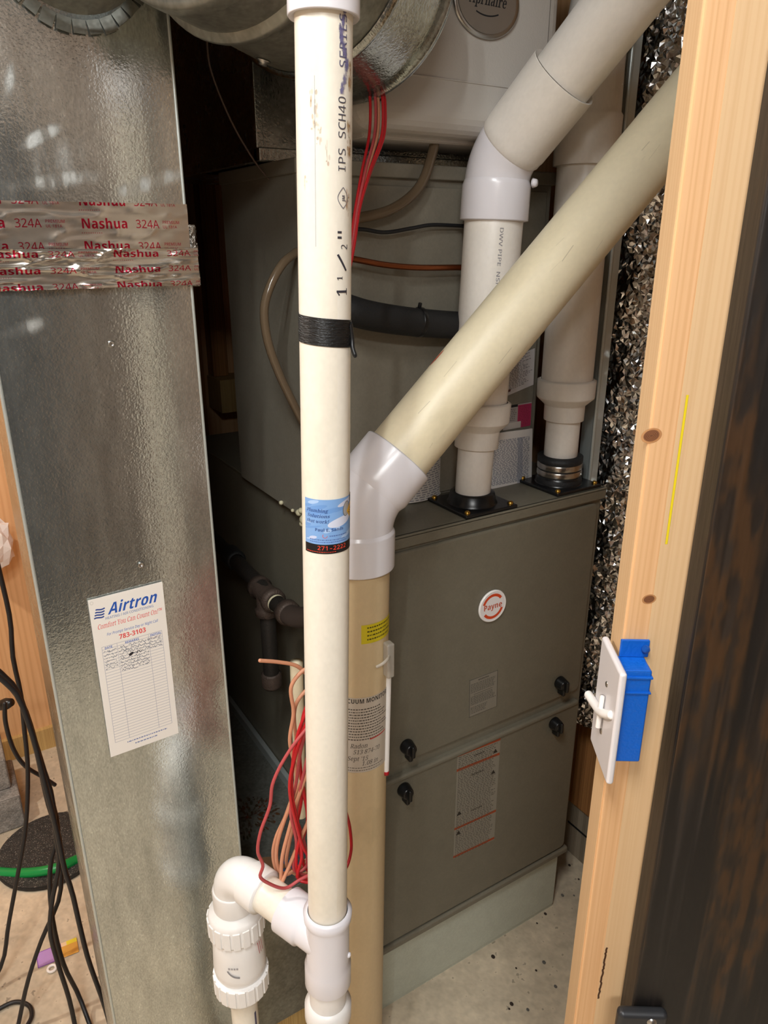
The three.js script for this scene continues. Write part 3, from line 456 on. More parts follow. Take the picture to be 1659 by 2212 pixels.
// ------------------------------------------------------------------ sump discharge pipe in front
const SB = [0.309, 0.612, -0.63], ST = [0.3385, 1.75, -0.63];
{
  const S = thing('sump_discharge_pipe', 'slim ivory plastic pipe standing in front, with tee and check valve branch', 'pipe', [0.3, 0, -0.66]);
  const r = 0.02415, lerp = (y) => { const t = (y - SB[1]) / (ST[1] - SB[1]); return [SB[0] + (ST[0] - SB[0]) * t, y, -0.63]; }, up = V(ST).sub(V(SB)).normalize().toArray();
  const topC = 1.6212, pb = lerp(0.59);
  part('pipe', rod(pb, lerp(topC + 0.02), r, 48), M.pvcIvory, S);
  part('coupling', turned(lerp(topC), up, [[r, 0.002], [r + 0.0045, 0], [r + 0.0058, 0.0015], [r + 0.0058, 0.08], [0, 0.08]], 48), M.pvcFitting, S);
  part('pipe', rod(lerp(topC + 0.07), [ST[0] + 0.004, ROOM.top - 0.002, -0.63], r, 40), M.pvcIvory, S);
  // tee
  const yTee = 0.612, c = lerp(yTee), e = [0.243, yTee + 0.012, -0.792], br = V(e).sub(V(c)).normalize(), teeTop = 0.6634;
  const hubR = r + 0.0058;
  const tee = part('tee', [turned(lerp(yTee - 0.07), up, [[r + 0.001, 0], [hubR, 0.0], [hubR, 0.032], [r + 0.0032, 0.037], [r + 0.0032, 0.103], [hubR, 0.108], [hubR + 0.0008, teeTop - yTee + 0.068], [r + 0.001, teeTop - yTee + 0.07]], 48),
    turned(c, br.toArray(), [[r + 0.0028, 0], [r + 0.0028, 0.034], [hubR, 0.037], [hubR + 0.0005, 0.07], [r, 0.07]], 48)], M.pvcFitting, S);
  part('moulding_nub', [turned([c[0] + 0.019, c[1] - 0.02, c[2] + 0.018], [0.7, 0, 0.7], [[0, 0], [0.004, 0], [0.003, 0.003], [0, 0.004]], 10)], M.pvcFitting, tee);
  part('pipe', rod(lerp(yTee - 0.12), lerp(yTee - 0.05), r, 40), M.pvcValve, S);
  part('coupling', turned(lerp(yTee - 0.235), up, [[r, 0], [hubR, 0], [hubR, 0.07], [r + 0.003, 0.073], [r + 0.003, 0.1], [hubR + 0.001, 0.104], [hubR + 0.001, 0.125], [r, 0.13]], 48), M.pvcValve, S);
  part('pipe', rod([0.294, 0.001, -0.63], lerp(yTee - 0.2), r, 40), M.pvcValve, S);
  // branch
  const bl = V(e).sub(V(c)).length();
  const bp = V(c).addScaledVector(br, 0.045).toArray(), bq = V(c).addScaledVector(br, bl - 0.03).toArray();
  part('branch_pipe', rod(bp, bq, r, 40), M.pvcIvory, S);
  const em = bend(e, br.toArray(), [0, -1, 0], 0.032, r + 0.0032), rev = br.clone().negate();
  part('elbow', [em.geo, turned(em.s.toArray(), rev.toArray(), [[r + 0.0032, 0], [hubR, 0.002], [hubR, 0.03], [r, 0.031]], 40), turned(em.e.toArray(), [0, -1, 0], [[r + 0.0032, -0.002], [hubR, 0], [hubR, 0.03], [r, 0.031]], 40)], M.pvcValve, S);
  // check valve
  const vx = e[0], vz = e[2], yA = em.e.y - 0.026, nutProf = [[r, 0], [0.0385, 0], [0.0395, 0.003], [0.0395, 0.031], [0.0365, 0.038], [r + 0.003, 0.046], [r + 0.003, 0.05]];
  const y1 = yA - 0.05, y2 = y1 - 0.082, y3 = y2 - 0.05;
  const nut = (y, flip) => { const g = turned([vx, flip ? y + 0.05 : y, vz], [0, flip ? -1 : 1, 0], nutProf, 40), ribs = []; for (let i = 0; i < 18; i++) { const a = i / 18 * 6.283, q = new RoundedBoxGeometry(0.0105, 0.03, 0.005, 1, 0.001); q.translate(0, 0, 0.0385); q.rotateY(a); q.translate(vx, y + (flip ? 0.034 : 0.016), vz); ribs.push(q); } const n = part('union_nut', g, M.pvcValve, S); part('grip_ribs', ribs, M.pvcValve, n); };
  nut(y1, false);
  const vb = part('valve_body', turned([vx, y2, vz], [0, 1, 0], [[0.034, 0], [0.0375, 0.008], [0.0385, 0.02], [0.037, 0.05], [0.0355, 0.08], [0.03, 0.084]], 40), M.pvcValve, S);
  { const a = canvasTex(128, 128, (g) => { g.clearRect(0, 0, 128, 128); g.strokeStyle = '#8a8a90'; g.lineWidth = 10; g.beginPath(); g.moveTo(30, 60); g.quadraticCurveTo(50, 95, 100, 100); g.stroke(); lines(g, 36, 96, 38, 60, 1, '#a5a3a8', 10, 0); }); part('flow_mark', wrap([vx, y2, vz], [vx, y2 + 0.08, vz], [-0.55, 0, 0.83], 0.0392, -0.4, 0.4, 0.02, 0.06), inked(a), vb, 'faint grey flow arrow'); }
  { const a = canvasTex(64, 64, (g) => { g.clearRect(0, 0, 64, 64); g.strokeStyle = '#c94a55'; g.lineWidth = 3; g.beginPath(); for (const x of [14, 26, 40]) { g.moveTo(x, 4); g.lineTo(x + 10, 50); } g.stroke(); }); part('ink_mark', wrap([vx, y2, vz], [vx, y2 + 0.08, vz], [0.55, 0, 0.83], 0.0388, -0.25, 0.25, 0.045, 0.078), inked(a), vb, 'thin red ink scratches'); }
  nut(y3, true);
  part('riser', rod([vx, 0.001, vz], [vx, y3 + 0.03, vz], r - 0.004, 40), M.pvcIvory, S);
  { const a = canvasTex(48, 200, (g) => { g.clearRect(0, 0, 48, 200); g.fillStyle = '#4a4768'; g.fillRect(4, 0, 30, 200); g.clearRect(10, 70, 6, 30); g.clearRect(22, 130, 6, 40); }); part('print', wrap([vx, 0, vz], [vx, 0.3, vz], [0.4, 0, 0.9], r - 0.0036, 0.0, 0.3, 0.1, y3 - 0.03), inked(a), S); }
  // tape band, sticker, lettering
  const face = [-0.334, 0, 0.63], base = lerp(0), P0 = [lerp(0)[0], 0, -0.63], P1 = lerp(1.7), ax = V(P1).sub(V(P0)).normalize();
  const tl = (y) => (y) / ax.y;
  const tt = 1.3842, tb = 1.3593;
  part('tape_band', wrap(P0, P1, face, r + 0.0007, -3.14, 3.14, tl(tb), tl(tt), 64, -0.012, 0), M.blackTape, S, 'band of black electrical tape');
  part('tape_tail', sweep([[0.3461, 1.3776, -0.6124], [0.3473, 1.3629, -0.6116], [0.3463, 1.356, -0.6092], [0.3469, 1.3496, -0.606]], 0.0022, 12, 6), M.blackTape, S);
  const stick = canvasTex(600, 560, (g, w, h) => {
    g.fillStyle = '#7fa9de'; g.fillRect(0, 0, w, h); const cl = (x, y, rx, ry, c) => { g.fillStyle = c; g.beginPath(); g.ellipse(x, y, rx, ry, -0.25, 0, 6.28); g.fill(); };
    for (let i = 0; i < 26; i++) cl(rnd() * w, rnd() * 430, 20 + rnd() * 80, 8 + rnd() * 18, rnd() < 0.5 ? '#a9c6ec' : '#6f9cd8');
    cl(350, 235, 130, 46, '#d5dbee'); cl(90, 395, 40, 16, '#c3cdea'); cl(420, 50, 110, 26, '#cfd3e6');
    g.fillStyle = '#23407e'; g.font = 'italic bold 46px serif'; g.fillText('Plumbing', 24, 130, 200); g.fillText('Solutions', 30, 185, 210); g.fillText('that work!', 24, 240, 210);
    g.font = 'bold 42px sans-serif'; g.fillText('Paul E. Sands', 110, 325, 330); lines(g, 240, 420, 368, 390, 1, '#4b66a8', 11, 0); lines(g, 60, 420, 410, 456, 2, '#4b66a8', 9, 0.1);
    g.strokeStyle = '#cf5a5a'; g.lineWidth = 5; g.beginPath(); g.arc(200, 372, 20, 0, 4); g.stroke();
    g.fillStyle = '#aaa8a6'; g.strokeStyle = '#333'; g.lineWidth = 5; g.beginPath(); g.ellipse(415, 120, 42, 74, 0.15, 0, 6.28); g.fill(); g.stroke();
    g.fillStyle = '#17181c'; g.fillRect(480, 0, 120, 70); g.fillStyle = '#e2b13c'; g.beginPath(); g.moveTo(420, 150); g.lineTo(500, 60); g.lineTo(560, 140); g.lineTo(480, 230); g.fill();
    g.strokeStyle = '#7b5b1c'; for (let i = 0; i < 4; i++) { g.beginPath(); g.moveTo(440 + i * 22, 160 - i * 14); g.lineTo(500 + i * 18, 190 - i * 16); g.stroke(); }
    g.fillStyle = '#15161a'; g.fillRect(0, 462, w, 98); g.fillStyle = '#e8442e'; g.font = 'bold 58px monospace'; g.fillText('271-2222', 130, 520, 330); lines(g, 20, 300, 538, 552, 1, '#e8442e', 7, 0);
  });
  const st1 = 1.2122, st0 = 1.1551;
  part('sticker', wrap(P0, P1, face, r + 0.0004, -0.98, 1.85, tl(st0), tl(st1), 40), printed(stick, { roughness: 0.35 }), S, 'blue plumbing sticker with a black phone strip');
  const txt = (s, len, hgt, font, a0, y0, color, alpha = 1) => {   // lettering that reads up the pipe
    const w = 64, h = Math.round(64 * len / hgt), t = canvasTex(w, Math.min(h, 2048), (g, ww, hh) => { g.clearRect(0, 0, ww, hh); g.translate(50, hh); g.rotate(-Math.PI / 2); g.globalAlpha = alpha; g.fillStyle = color; g.font = font; g.fillText(s, 4, 0, hh - 8); });
    const da = hgt / r; return part('print', wrap(P0, P1, face, r + 0.0003, a0, a0 + da, tl(y0), tl(y0 + len)), inked(t), S, 'printed lettering on the pipe');
  };
  const yA1 = 1.4021;
  const yE1 = 1.4602, frac = canvasTex(112, 560, (g, w, h) => { g.clearRect(0, 0, w, h); g.translate(100, h); g.rotate(-Math.PI / 2); g.fillStyle = '#33323c'; g.font = 'bold 132px serif'; g.fillText('1', 10, 0); g.font = 'bold 64px serif'; g.fillText('1', 142, -46); g.lineWidth = 17; g.strokeStyle = '#33323c'; g.beginPath(); g.moveTo(222, -10); g.lineTo(352, -86); g.stroke(); g.fillStyle = '#4a4952'; g.font = '84px sans-serif'; g.fillText('2', 392, 2); g.fillStyle = '#3a3942'; g.fillRect(478, -88, 18, 34); g.fillRect(520, -88, 18, 34); });
  part('print', wrap(P0, P1, face, r + 0.0003, 0.42, 1.0, tl(yA1), tl(yE1)), inked(frac), S, 'printed pipe size');
  const logo = canvasTex(128, 200, (g) => { g.clearRect(0, 0, 128, 200); g.strokeStyle = '#6d6b78'; g.lineWidth = 6; g.beginPath(); g.moveTo(64, 12); g.quadraticCurveTo(118, 70, 118, 100); g.quadraticCurveTo(118, 140, 64, 188); g.quadraticCurveTo(10, 140, 10, 100); g.quadraticCurveTo(10, 70, 64, 12); g.stroke(); g.save(); g.translate(84, 128); g.rotate(-Math.PI / 2); g.fillStyle = '#5b5966'; g.font = 'bold 42px sans-serif'; g.fillText('JM', 0, 0); g.restore(); });
  const yL = 1.4753; part('pipe_logo', wrap(P0, P1, face, r + 0.0003, 0.45, 1.0, tl(yL), tl(yL + 0.019)), inked(logo), S, 'small diamond-shaped maker mark');
  const yI = 1.5038; txt('IPS SCH40', 0.07, 0.0115, '60px monospace', 0.46, yI, '#4b4a55'); txt('SERIES', 0.042, 0.0115, '60px monospace', 0.5, yI + 0.078, '#5b5a78'); txt('U', 0.012, 0.011, '60px monospace', 0.52, yI + 0.13, '#504f66');
  const smudge = canvasTex(64, 512, (g, w, h) => { g.clearRect(0, 0, w, h); for (let i = 0; i < 260; i++) { g.fillStyle = `rgba(110,106,150,${0.1 + 0.25 * rnd()})`; const y = rnd() * h; g.fillRect(10 + 26 * Math.sin(y * 0.012) ** 2 + rnd() * 16, y, 6 + rnd() * 8, 6 + rnd() * 20); } });
  part('ink_smudge', wrap(P0, P1, face, r + 0.0004, 0.42, 1.0, tl(yI + 0.06), tl(yI + 0.155)), inked(smudge), S, 'smeared violet ink');
  const grime = canvasTex(256, 512, (g, w, h) => { g.clearRect(0, 0, w, h); for (const [x, y, s, n] of [[215, 300, 12, 60], [218, 180, 10, 40], [60, 250, 14, 18], [80, 300, 10, 10], [110, 330, 8, 8], [205, 420, 10, 20], [20, 380, 5, 5]]) for (let i = 0; i < n; i++) { g.fillStyle = `rgba(${150 + rnd() * 40},${110 + rnd() * 30},60,${0.1 + 0.25 * rnd()})`; g.beginPath(); g.ellipse(x + (rnd() - 0.5) * s * 2.4, y + (rnd() - 0.5) * s * 5, 1 + rnd() * 5, 1 + rnd() * 8, 0, 0, 6.28); g.fill(); } g.fillStyle = 'rgba(110,140,190,0.35)'; g.fillRect(62, 190, 3, 320); });
  part('grime', wrap(P0, P1, face, r + 0.0002, -0.9, 1.45, tl(yI - 0.06), tl(yI + 0.15)), inked(grime), S, 'brown glue drips and a blue layout line');
}
// ------------------------------------------------------------------ radon / vacuum pipe
const VE = [0.460, 1.120, -0.803], VD = [0.7032, 0.7071, 0.0739];
{
  const S = thing('radon_vent_pipe', 'thick tan plastic vent pipe that bends diagonally behind the slim pipe', 'pipe', [0.45, 0, -0.81]);
  const r = 0.0445, up = [0.018, 1, -0.004], hub = r + 0.0065, low = [0.4405, 0.001, -0.799];
  const b = bend(VE, up, VD, 0.085, r + 0.0035);
  part('standpipe', rod(low, b.s.toArray(), r, 48), M.pvcTan, S);
  const dEnd = V(b.e).addScaledVector(V(VD), 1.05).toArray();
  part('diagonal_pipe', rod(b.e.toArray(), dEnd, r, 48), M.pvcCream, S, 'cream pipe rising diagonally to the right');
  const dn = V(up).normalize().negate().toArray();
  part('elbow', [b.geo, turned(b.s.toArray(), dn, [[r + 0.0035, -0.004], [hub - 0.001, 0], [hub, 0.002], [hub, 0.05], [hub - 0.001, 0.052], [r - 0.001, 0.052]], 48), turned(b.e.toArray(), VD, [[r + 0.0035, -0.006], [hub, 0.004], [hub, 0.05], [hub - 0.001, 0.052], [r - 0.001, 0.052]], 48)], M.pvcFitting, S, 'glossy white elbow');
  // yellow caution sticker
  const P0 = low, P1 = b.s.toArray(), L = V(P1).distanceTo(V(P0)), face = [-0.46, 0, 0.8], tY = (y) => (y - low[1]);
  const yel = canvasTex(300, 180, (g, w, h) => { g.fillStyle = '#d2c01d'; g.fillRect(0, 0, w, h); lines(g, 40, 285, 24, 172, 4, '#4a4410', 13, 0.25); });
  part('yellow_sticker', wrap(P0, P1, face, r + 0.0005, 0.12, 1.5, tY(0.9361), tY(0.9647), 30), printed(yel), S, 'yellow caution sticker');
  const vac = canvasTex(420, 560, (g, w, h) => {
    g.clearRect(0, 0, w, h); g.fillStyle = 'rgba(214,204,190,0.75)'; g.fillRect(0, 40, w, 500);
    g.fillStyle = '#2e2a26'; g.font = 'bold 40px sans-serif'; g.fillText('VACUUM MONITOR', 20, 76, 380); lines(g, 20, 400, 112, 330, 12, '#4d463f', 7, 0.25); g.fillStyle = '#c12a26'; g.save(); g.translate(230, 318); g.rotate(-0.05); g.fillRect(0, 0, 150, 7); g.restore();
    g.fillStyle = '#35302c'; g.font = 'italic 40px serif'; g.fillText('Radon', 90, 372); g.fillText('513 874-70', 110, 412, 240); g.fillText("Sept '15", 70, 458); g.fillText('1.08 in', 170, 492); lines(g, 20, 390, 505, 540, 2, '#5a534b', 5, 0.3);
  });
  part('monitor_label', wrap(P0, P1, face, r + 0.0005, -0.65, 1.3, tY(0.7206), tY(0.8616), 30), inked(vac), S, 'printed monitor label with handwriting');
  // clear gauge holder with white stick and red tip on the right side of the pipe
  const gx = [0.4771, 0.8933, -0.7532], gz = gx[2];
  part('gauge_holder', box(gx[0] - 0.004, gx[0] + 0.008, 0.8765, 0.9308, gz - 0.008, gz + 0.006, 0.003), phys({ color: 0xe8e4dc, transmission: 0.7, roughness: 0.2, thickness: 0 }), S, 'clear plastic gauge holder');
  const ga = [0.4878, 0.8723, -0.7688], gb = [0.4833, 0.7041, -0.7675];
  part('gauge_tube', rod(gb, ga, 0.0045, 16), M.white, S, 'white gauge tube with a red tip'); part('gauge_tip', rod([0.4831, 0.6976, -0.7673], gb, 0.0047, 16), phys({ color: 0xb01020, roughness: 0.35 }), S);
  part('gauge_hose', sweep([[0.4488, 0.9123, -0.7352], [0.453, 0.9185, -0.729], [0.4616, 0.921, -0.731], [0.4715, 0.9172, -0.742]], 0.0022, 16, 8), phys({ color: 0xeae6de, transmission: 0.6, roughness: 0.15, thickness: 0 }), S);
  // scuffs on the diagonal pipe
  const q0 = b.e.toArray();
  const red = canvasTex(64, 128, (g) => { g.clearRect(0, 0, 64, 128); g.fillStyle = 'rgba(200,70,40,0.85)'; g.beginPath(); g.ellipse(32, 64, 10, 50, 0.2, 0, 6.28); g.fill(); g.fillRect(40, 20, 4, 60); });
  part('primer_mark', wrap(q0, dEnd, [-0.8, 0.75, 0.2], r + 0.0004, -0.7, -0.35, 0.165, 0.20), inked(red), S, 'small red primer mark');
  const rst = canvasTex(96, 96, (g) => { g.clearRect(0, 0, 96, 96); for (let i = 0; i < 60; i++) { g.fillStyle = `rgba(${120 + rnd() * 50},${70 + rnd() * 20},15,0.3)`; g.beginPath(); g.arc(48 + (rnd() - 0.5) * 40, 48 + (rnd() - 0.5) * 34, 3 + rnd() * 7, 0, 6.28); g.fill(); } });
  part('rust_mark', wrap(q0, dEnd, [0.1, -0.25, 1], r + 0.0004, 0.62, 1.25, 0.37, 0.405), inked(rst), S, 'small rusty stain');
  const scr = canvasTex(256, 1024, (g) => { g.clearRect(0, 0, 256, 1024); for (let i = 0; i < 22; i++) { g.strokeStyle = `rgba(140,120,90,${0.12 + 0.2 * rnd()})`; g.lineWidth = 1 + rnd(); const x = 20 + rnd() * 216, y = rnd() * 980; g.beginPath(); g.moveTo(x, y); g.lineTo(x + (rnd() - 0.5) * 10, y + 10 + rnd() * 40); g.stroke(); } });
  part('scratches', wrap(q0, dEnd, [-0.2, -0.1, 1], r + 0.0003, -1.2, 1.2, 0.06, 0.62), inked(scr), S, 'faint scratches');
}
// ------------------------------------------------------------------ flue pipes on the furnace
function flange(S, x, z) {
  const y = FT, pl = part('flange', [box(x - 0.055, x + 0.055, y, y + 0.006, z - 0.055, z + 0.055, 0.002), turned([x, y + 0.005, z], [0, 1, 0], [[0.044, 0], [0.041, 0.004], [0.038, 0.018], [0.031, 0.02]], 32)], M.blackPlastic, S, 'square black mounting flange');
  for (const [a, b] of [[-1, -1], [1, -1], [-1, 1], [1, 1]]) part('screw', turned([x + a * 0.046, y + 0.006, z + b * 0.046], [0, 1, 0], [[0.005, 0], [0.005, 0.003], [0.003, 0.005], [0, 0.005]], 6), M.brass, pl, 'brass hex screw');
}
{
  const S = thing('exhaust_flue_pipe', 'white plastic flue pipe with a reducer rising from a bare black flange', 'pipe', [0.765, FT, -0.935]);
  const a = [0.762, FT + 0.006, -0.935], E = [0.784, 1.558, -0.935], up = V(E).sub(V(a)).normalize().toArray(), at = (y) => { const t = (y - a[1]) / (E[1] - a[1]); return [a[0] + (E[0] - a[0]) * t, y, a[2]]; };
  flange(S, 0.762, -0.935);
  const yr = 1.1263, yb = 1.1988;
  part('lower_pipe', rod(at(FT + 0.012), at(yr + 0.02), 0.0302, 40), M.pvcGrey, S);
  part('reducer', turned(at(yr), up, [[0.03, 0], [0.0365, 0], [0.0368, 0.028], [0.038, 0.03], [0.0505, 0.043], [0.051, 0.045], [0.0515, yb - yr + 0.002], [0.046, yb - yr + 0.004]], 48), M.pvcGrey, S);
  const az = (32 + 131) * Math.PI / 180, d = [Math.sin(az) * 0.7071, 0.7071, -Math.cos(az) * 0.7071], b = bend(E, up, d, 0.075, 0.048);
  part('upright_pipe', rod(at(yb - 0.02), b.s.toArray(), 0.0445, 48), M.pvcGrey, S);
  const dn = V(up).negate().toArray();
  part('elbow', [b.geo, turned(b.s.toArray(), dn, [[0.048, -0.006], [0.051, 0.002], [0.0515, 0.05], [0.044, 0.052]], 48)], M.pvcFitting, S);
  part('sleeve', turned(b.e.toArray(), d, [[0.048, -0.004], [0.0505, 0.0], [0.0505, 0.006], [0.0515, 0.01], [0.0518, 0.108], [0.0505, 0.11], [0.044, 0.1]], 48), M.pvcGrey, S);
  part('diagonal_pipe', rod(V(b.e).addScaledVector(V(d), 0.05).toArray(), V(b.e).addScaledVector(V(d), 0.62).toArray(), 0.0445, 48), M.pvcGrey, S);
  const mk = canvasTex(64, 1024, (g, w, h) => { g.clearRect(0, 0, w, h); g.translate(14, 0); g.rotate(Math.PI / 2); g.fillStyle = '#8c8a90'; g.font = '44px sans-serif'; g.fillText('DWV PIPE  NSF-dwv  U.P. CODE', 10, 0, 1000); });
  part('print', wrap(at(FT), at(1.5), [-0.6, 0, 0.93], 0.0449, 0.05, 0.3, 1.18 - FT, 1.47 - FT), inked(mk), S, 'grey printed lettering');
  part('nub', turned([E[0] + 0.03, E[1] - 0.03, E[2] + 0.045], [0.4, 0, 1], [[0, 0], [0.007, 0], [0.005, 0.006], [0, 0.007]], 12), M.pvcFitting, S);
}
{
  const x = 0.967, z = -0.938, S = thing('intake_flue_pipe', 'white plastic flue pipe on a foil-wrapped rubber sleeve by the cabinet edge', 'pipe', [x, FT, z]);
  flange(S, x, z);
  const ys = 1.0632, y1 = 1.1471, y2 = 1.2179;
  const sl = part('rubber_sleeve', turned([x, FT + 0.006, z], [0, 1, 0], [[0.042, 0], [0.042, 0.008], [0.039, 0.01], [0.0385, 0.038], [0.041, 0.04], [0.041, 0.05], [0.03, 0.051]], 40), M.blackRubber, S, 'black rubber sleeve');
  for (const h of [0.014, 0.027]) part('foil_band', turned([x, FT + 0.006 + h, z], [0, 1, 0], [[0.039, 0], [0.0408, 0.002], [0.0408, 0.009], [0.039, 0.011]], 40), M.foilTape, sl, 'crinkled foil band');
  part('lower_pipe', rod([x, FT + 0.04, z], [x, y1 + 0.02, z], 0.0302, 40), M.pvcGrey, S);
  part('reducer', turned([x, y1, z], [0, 1, 0], [[0.03, 0], [0.0355, 0], [0.0358, 0.026], [0.037, 0.028], [0.05, 0.04], [0.0508, 0.043], [0.0512, y2 - y1], [0.045, y2 - y1 + 0.002]], 48), M.pvcGrey, S);
  const yc = 1.5611, E = [x, yc + 0.16, z], d = V(0.42, 1, -0.25).normalize().toArray(), b = bend(E, [0, 1, 0], d, 0.1, 0.0465);
  part('upright_pipe', rod([x, y2 - 0.02, z], [x, yc + 0.02, z], 0.0445, 48), M.pvcGrey, S);
  part('elbow', [turned([x, yc, z], [0, 1, 0], [[0.045, 0], [0.0512, 0], [0.0515, 0.07], [0.048, 0.075], [0.0465, b.s.y - yc]], 48), b.geo, turned(b.e.toArray(), d, [[0.0465, -0.002], [0.0512, 0.004], [0.0512, 0.05], [0.044, 0.051]], 48)], M.pvcGrey, S);
  part('slanted_pipe', rod(b.e.toArray(), V(b.e).addScaledVector(V(d), 0.2).toArray(), 0.0445, 40), M.pvcTan, S);
}
solo('metal_angle', [box(1.034, 1.056, 0, 2.4, -0.927, -0.9255), box(1.034, 1.0355, 0, 2.4, -0.955, -0.9255), rod([1.0355, 0, -0.926], [1.0355, 2.4, -0.926], 0.0035, 8)], M.galvEdge, 'narrow galvanised metal angle standing behind the foil-sleeved flue pipe', 'metal angle');
// ------------------------------------------------------------------ lines on the coil cabinet
{
  const zc = -0.985;
  const S = thing('suction_line', 'thick black foam-insulated refrigerant line across the coil cabinet', 'insulated line', [0.65, 1.32, -0.97]);
  part('insulation', sweep([[0.5262, 1.3644, -1.002], [0.5301, 1.3615, -0.985], [0.5431, 1.3554, -0.97], [0.5713, 1.3466, -0.965], [0.6282, 1.3356, -0.965], [0.6995, 1.3259, -0.968], [0.7694, 1.3191, -0.975], [0.80, 1.318, -0.985], [0.81, 1.316, -1.003]], 0.0215, 60, 20), M.blackRubber, S);
  part('tie', turned([0.6672, 1.3307, -0.966], [0.98, -0.1, 0], [[0.0215, -0.004], [0.0228, -0.003], [0.0228, 0.003], [0.0215, 0.004]], 24), M.blackPlastic, S, 'black cable tie'); part('tie_tail', rod([0.6668, 1.35, -0.966], [0.6664, 1.3592, -0.962], 0.003, 8), M.blackPlastic, S);
}
solo('liquid_line', sweep([[0.4869, 1.4366, -1], [0.5616, 1.4237, -0.98], [0.6115, 1.4153, -0.978], [0.6696, 1.4103, -0.978], [0.7597, 1.4086, -0.98], [0.82, 1.405, -0.99], [0.83, 1.405, -1.003]], 0.0045, 50, 12), M.copper, 'thin bare copper line running across the coil cabinet', 'copper tube');
solo('control_wire', sweep([[0.5117, 1.458, -0.99], [0.5728, 1.4643, -0.985], [0.6159, 1.4601, -0.985], [0.665, 1.4662, -0.985], [0.7009, 1.471, -0.988], [0.7661, 1.4703, -0.992], [0.8193, 1.4708, -1]], 0.0028, 50, 8), M.blackCable, 'thin black wire sagging across the coil cabinet', 'wire');
solo('drain_tube', sweep([[0.4786, 1.4336, -0.998], [0.4544, 1.42, -0.99], [0.4319, 1.3921, -0.985], [0.4205, 1.3618, -0.985], [0.4222, 1.3209, -0.985], [0.4359, 1.2745, -0.985], [0.4634, 1.2137, -0.987], [0.5008, 1.1361, -0.99], [0.52, 1.06, -0.995]], 0.0062, 60, 12), M.clearTube, 'clear plastic tube looping out past the cabinet corner', 'tube');
solo('drain_tube', sweep([[0.5169, 1.4743, -0.985], [0.5739, 1.4797, -0.98], [0.6274, 1.4928, -0.978], [0.673, 1.5221, -0.98], [0.6964, 1.5607, -0.985], [0.705, 1.5893, -0.99], [0.69, 1.6, -1.0]], 0.0075, 50, 12), M.clearTube, 'clear plastic tube curving down from under the humidifier', 'tube');
solo('thin_lead', sweep([[0.3718, 1.6909, -1.0032], [0.4002, 1.6616, -1.0732], [0.4233, 1.6223, -1.0919], [0.4468, 1.5842, -1.0984], [0.4789, 1.5405, -1.097], [0.502, 1.512, -1.0702], [0.5412, 1.4873, -1.06]], 0.0013, 50, 6), std({ color: 0x6a5a52, roughness: 0.6 }), 'thin dusty wire hanging from the round duct', 'wire');
// ------------------------------------------------------------------ gas pipe
{
  const S = thing('gas_pipe', 'black iron gas pipe with tee and capped drip leg beside the furnace', 'gas pipe', [0.43, 0.74, -1.06]);
  const y = 0.886, x = 0.43, r = 0.0135;
  part('supply_pipe', rod([x, y + 0.004, -1.06], [x, y + 0.02, -1.62], r), M.iron, S);
  part('coupling', turned([x, y + 0.01, -1.2], [0, 0.02, -1], [[r, 0], [0.019, 0.002], [0.0195, 0.034], [r, 0.036]], 24), M.blackRubber, S);
  const tee = part('tee', [turned([x, y, -1.03], [0, 0, -1], [[r, 0], [0.0205, 0.001], [0.021, 0.012], [0.0175, 0.014], [0.0175, 0.056], [0.021, 0.058], [0.0205, 0.07], [r, 0.071]], 28), turned([x, y, -1.065], [0, -1, 0], [[0.0175, 0], [0.0175, 0.024], [0.021, 0.026], [0.0205, 0.038], [r, 0.039]], 28)], M.ironFitting, S);
  part('thread_tape', turned([x, y, -1.026], [0, 0, 1], [[0.0148, 0], [0.0148, 0.005]], 24), M.thread, tee, 'cream thread sealant');
  part('drip_leg', rod([x, y - 0.165, -1.065], [x, y - 0.03, -1.065], r), M.iron, S);
  part('cap', turned([x, y - 0.185, -1.065], [0, 1, 0], [[0, 0], [0.014, 0], [0.018, 0.006], [0.018, 0.028], [r, 0.03]], 24), M.ironFitting, S);
  part('nipple', rod([x, y, -1.03], [x + 0.002, y, -0.975], r), M.iron, S);
  const b = bend([x + 0.002, y, -0.955], [0, 0, 1], [1, 0, 0], 0.022, 0.017);
  part('elbow', [b.geo, turned(b.s.toArray(), [0, 0, -1], [[0.017, 0], [0.021, 0.002], [0.021, 0.014], [r, 0.015]], 24), turned(b.e.toArray(), [1, 0, 0], [[0.017, 0], [0.021, 0.002], [0.021, 0.014], [r, 0.015]], 24)], M.ironFitting, S);
  part('inlet_pipe', rod([b.e.x, y, -0.955], [0.4975, y, -0.955], r), M.iron, S);
}
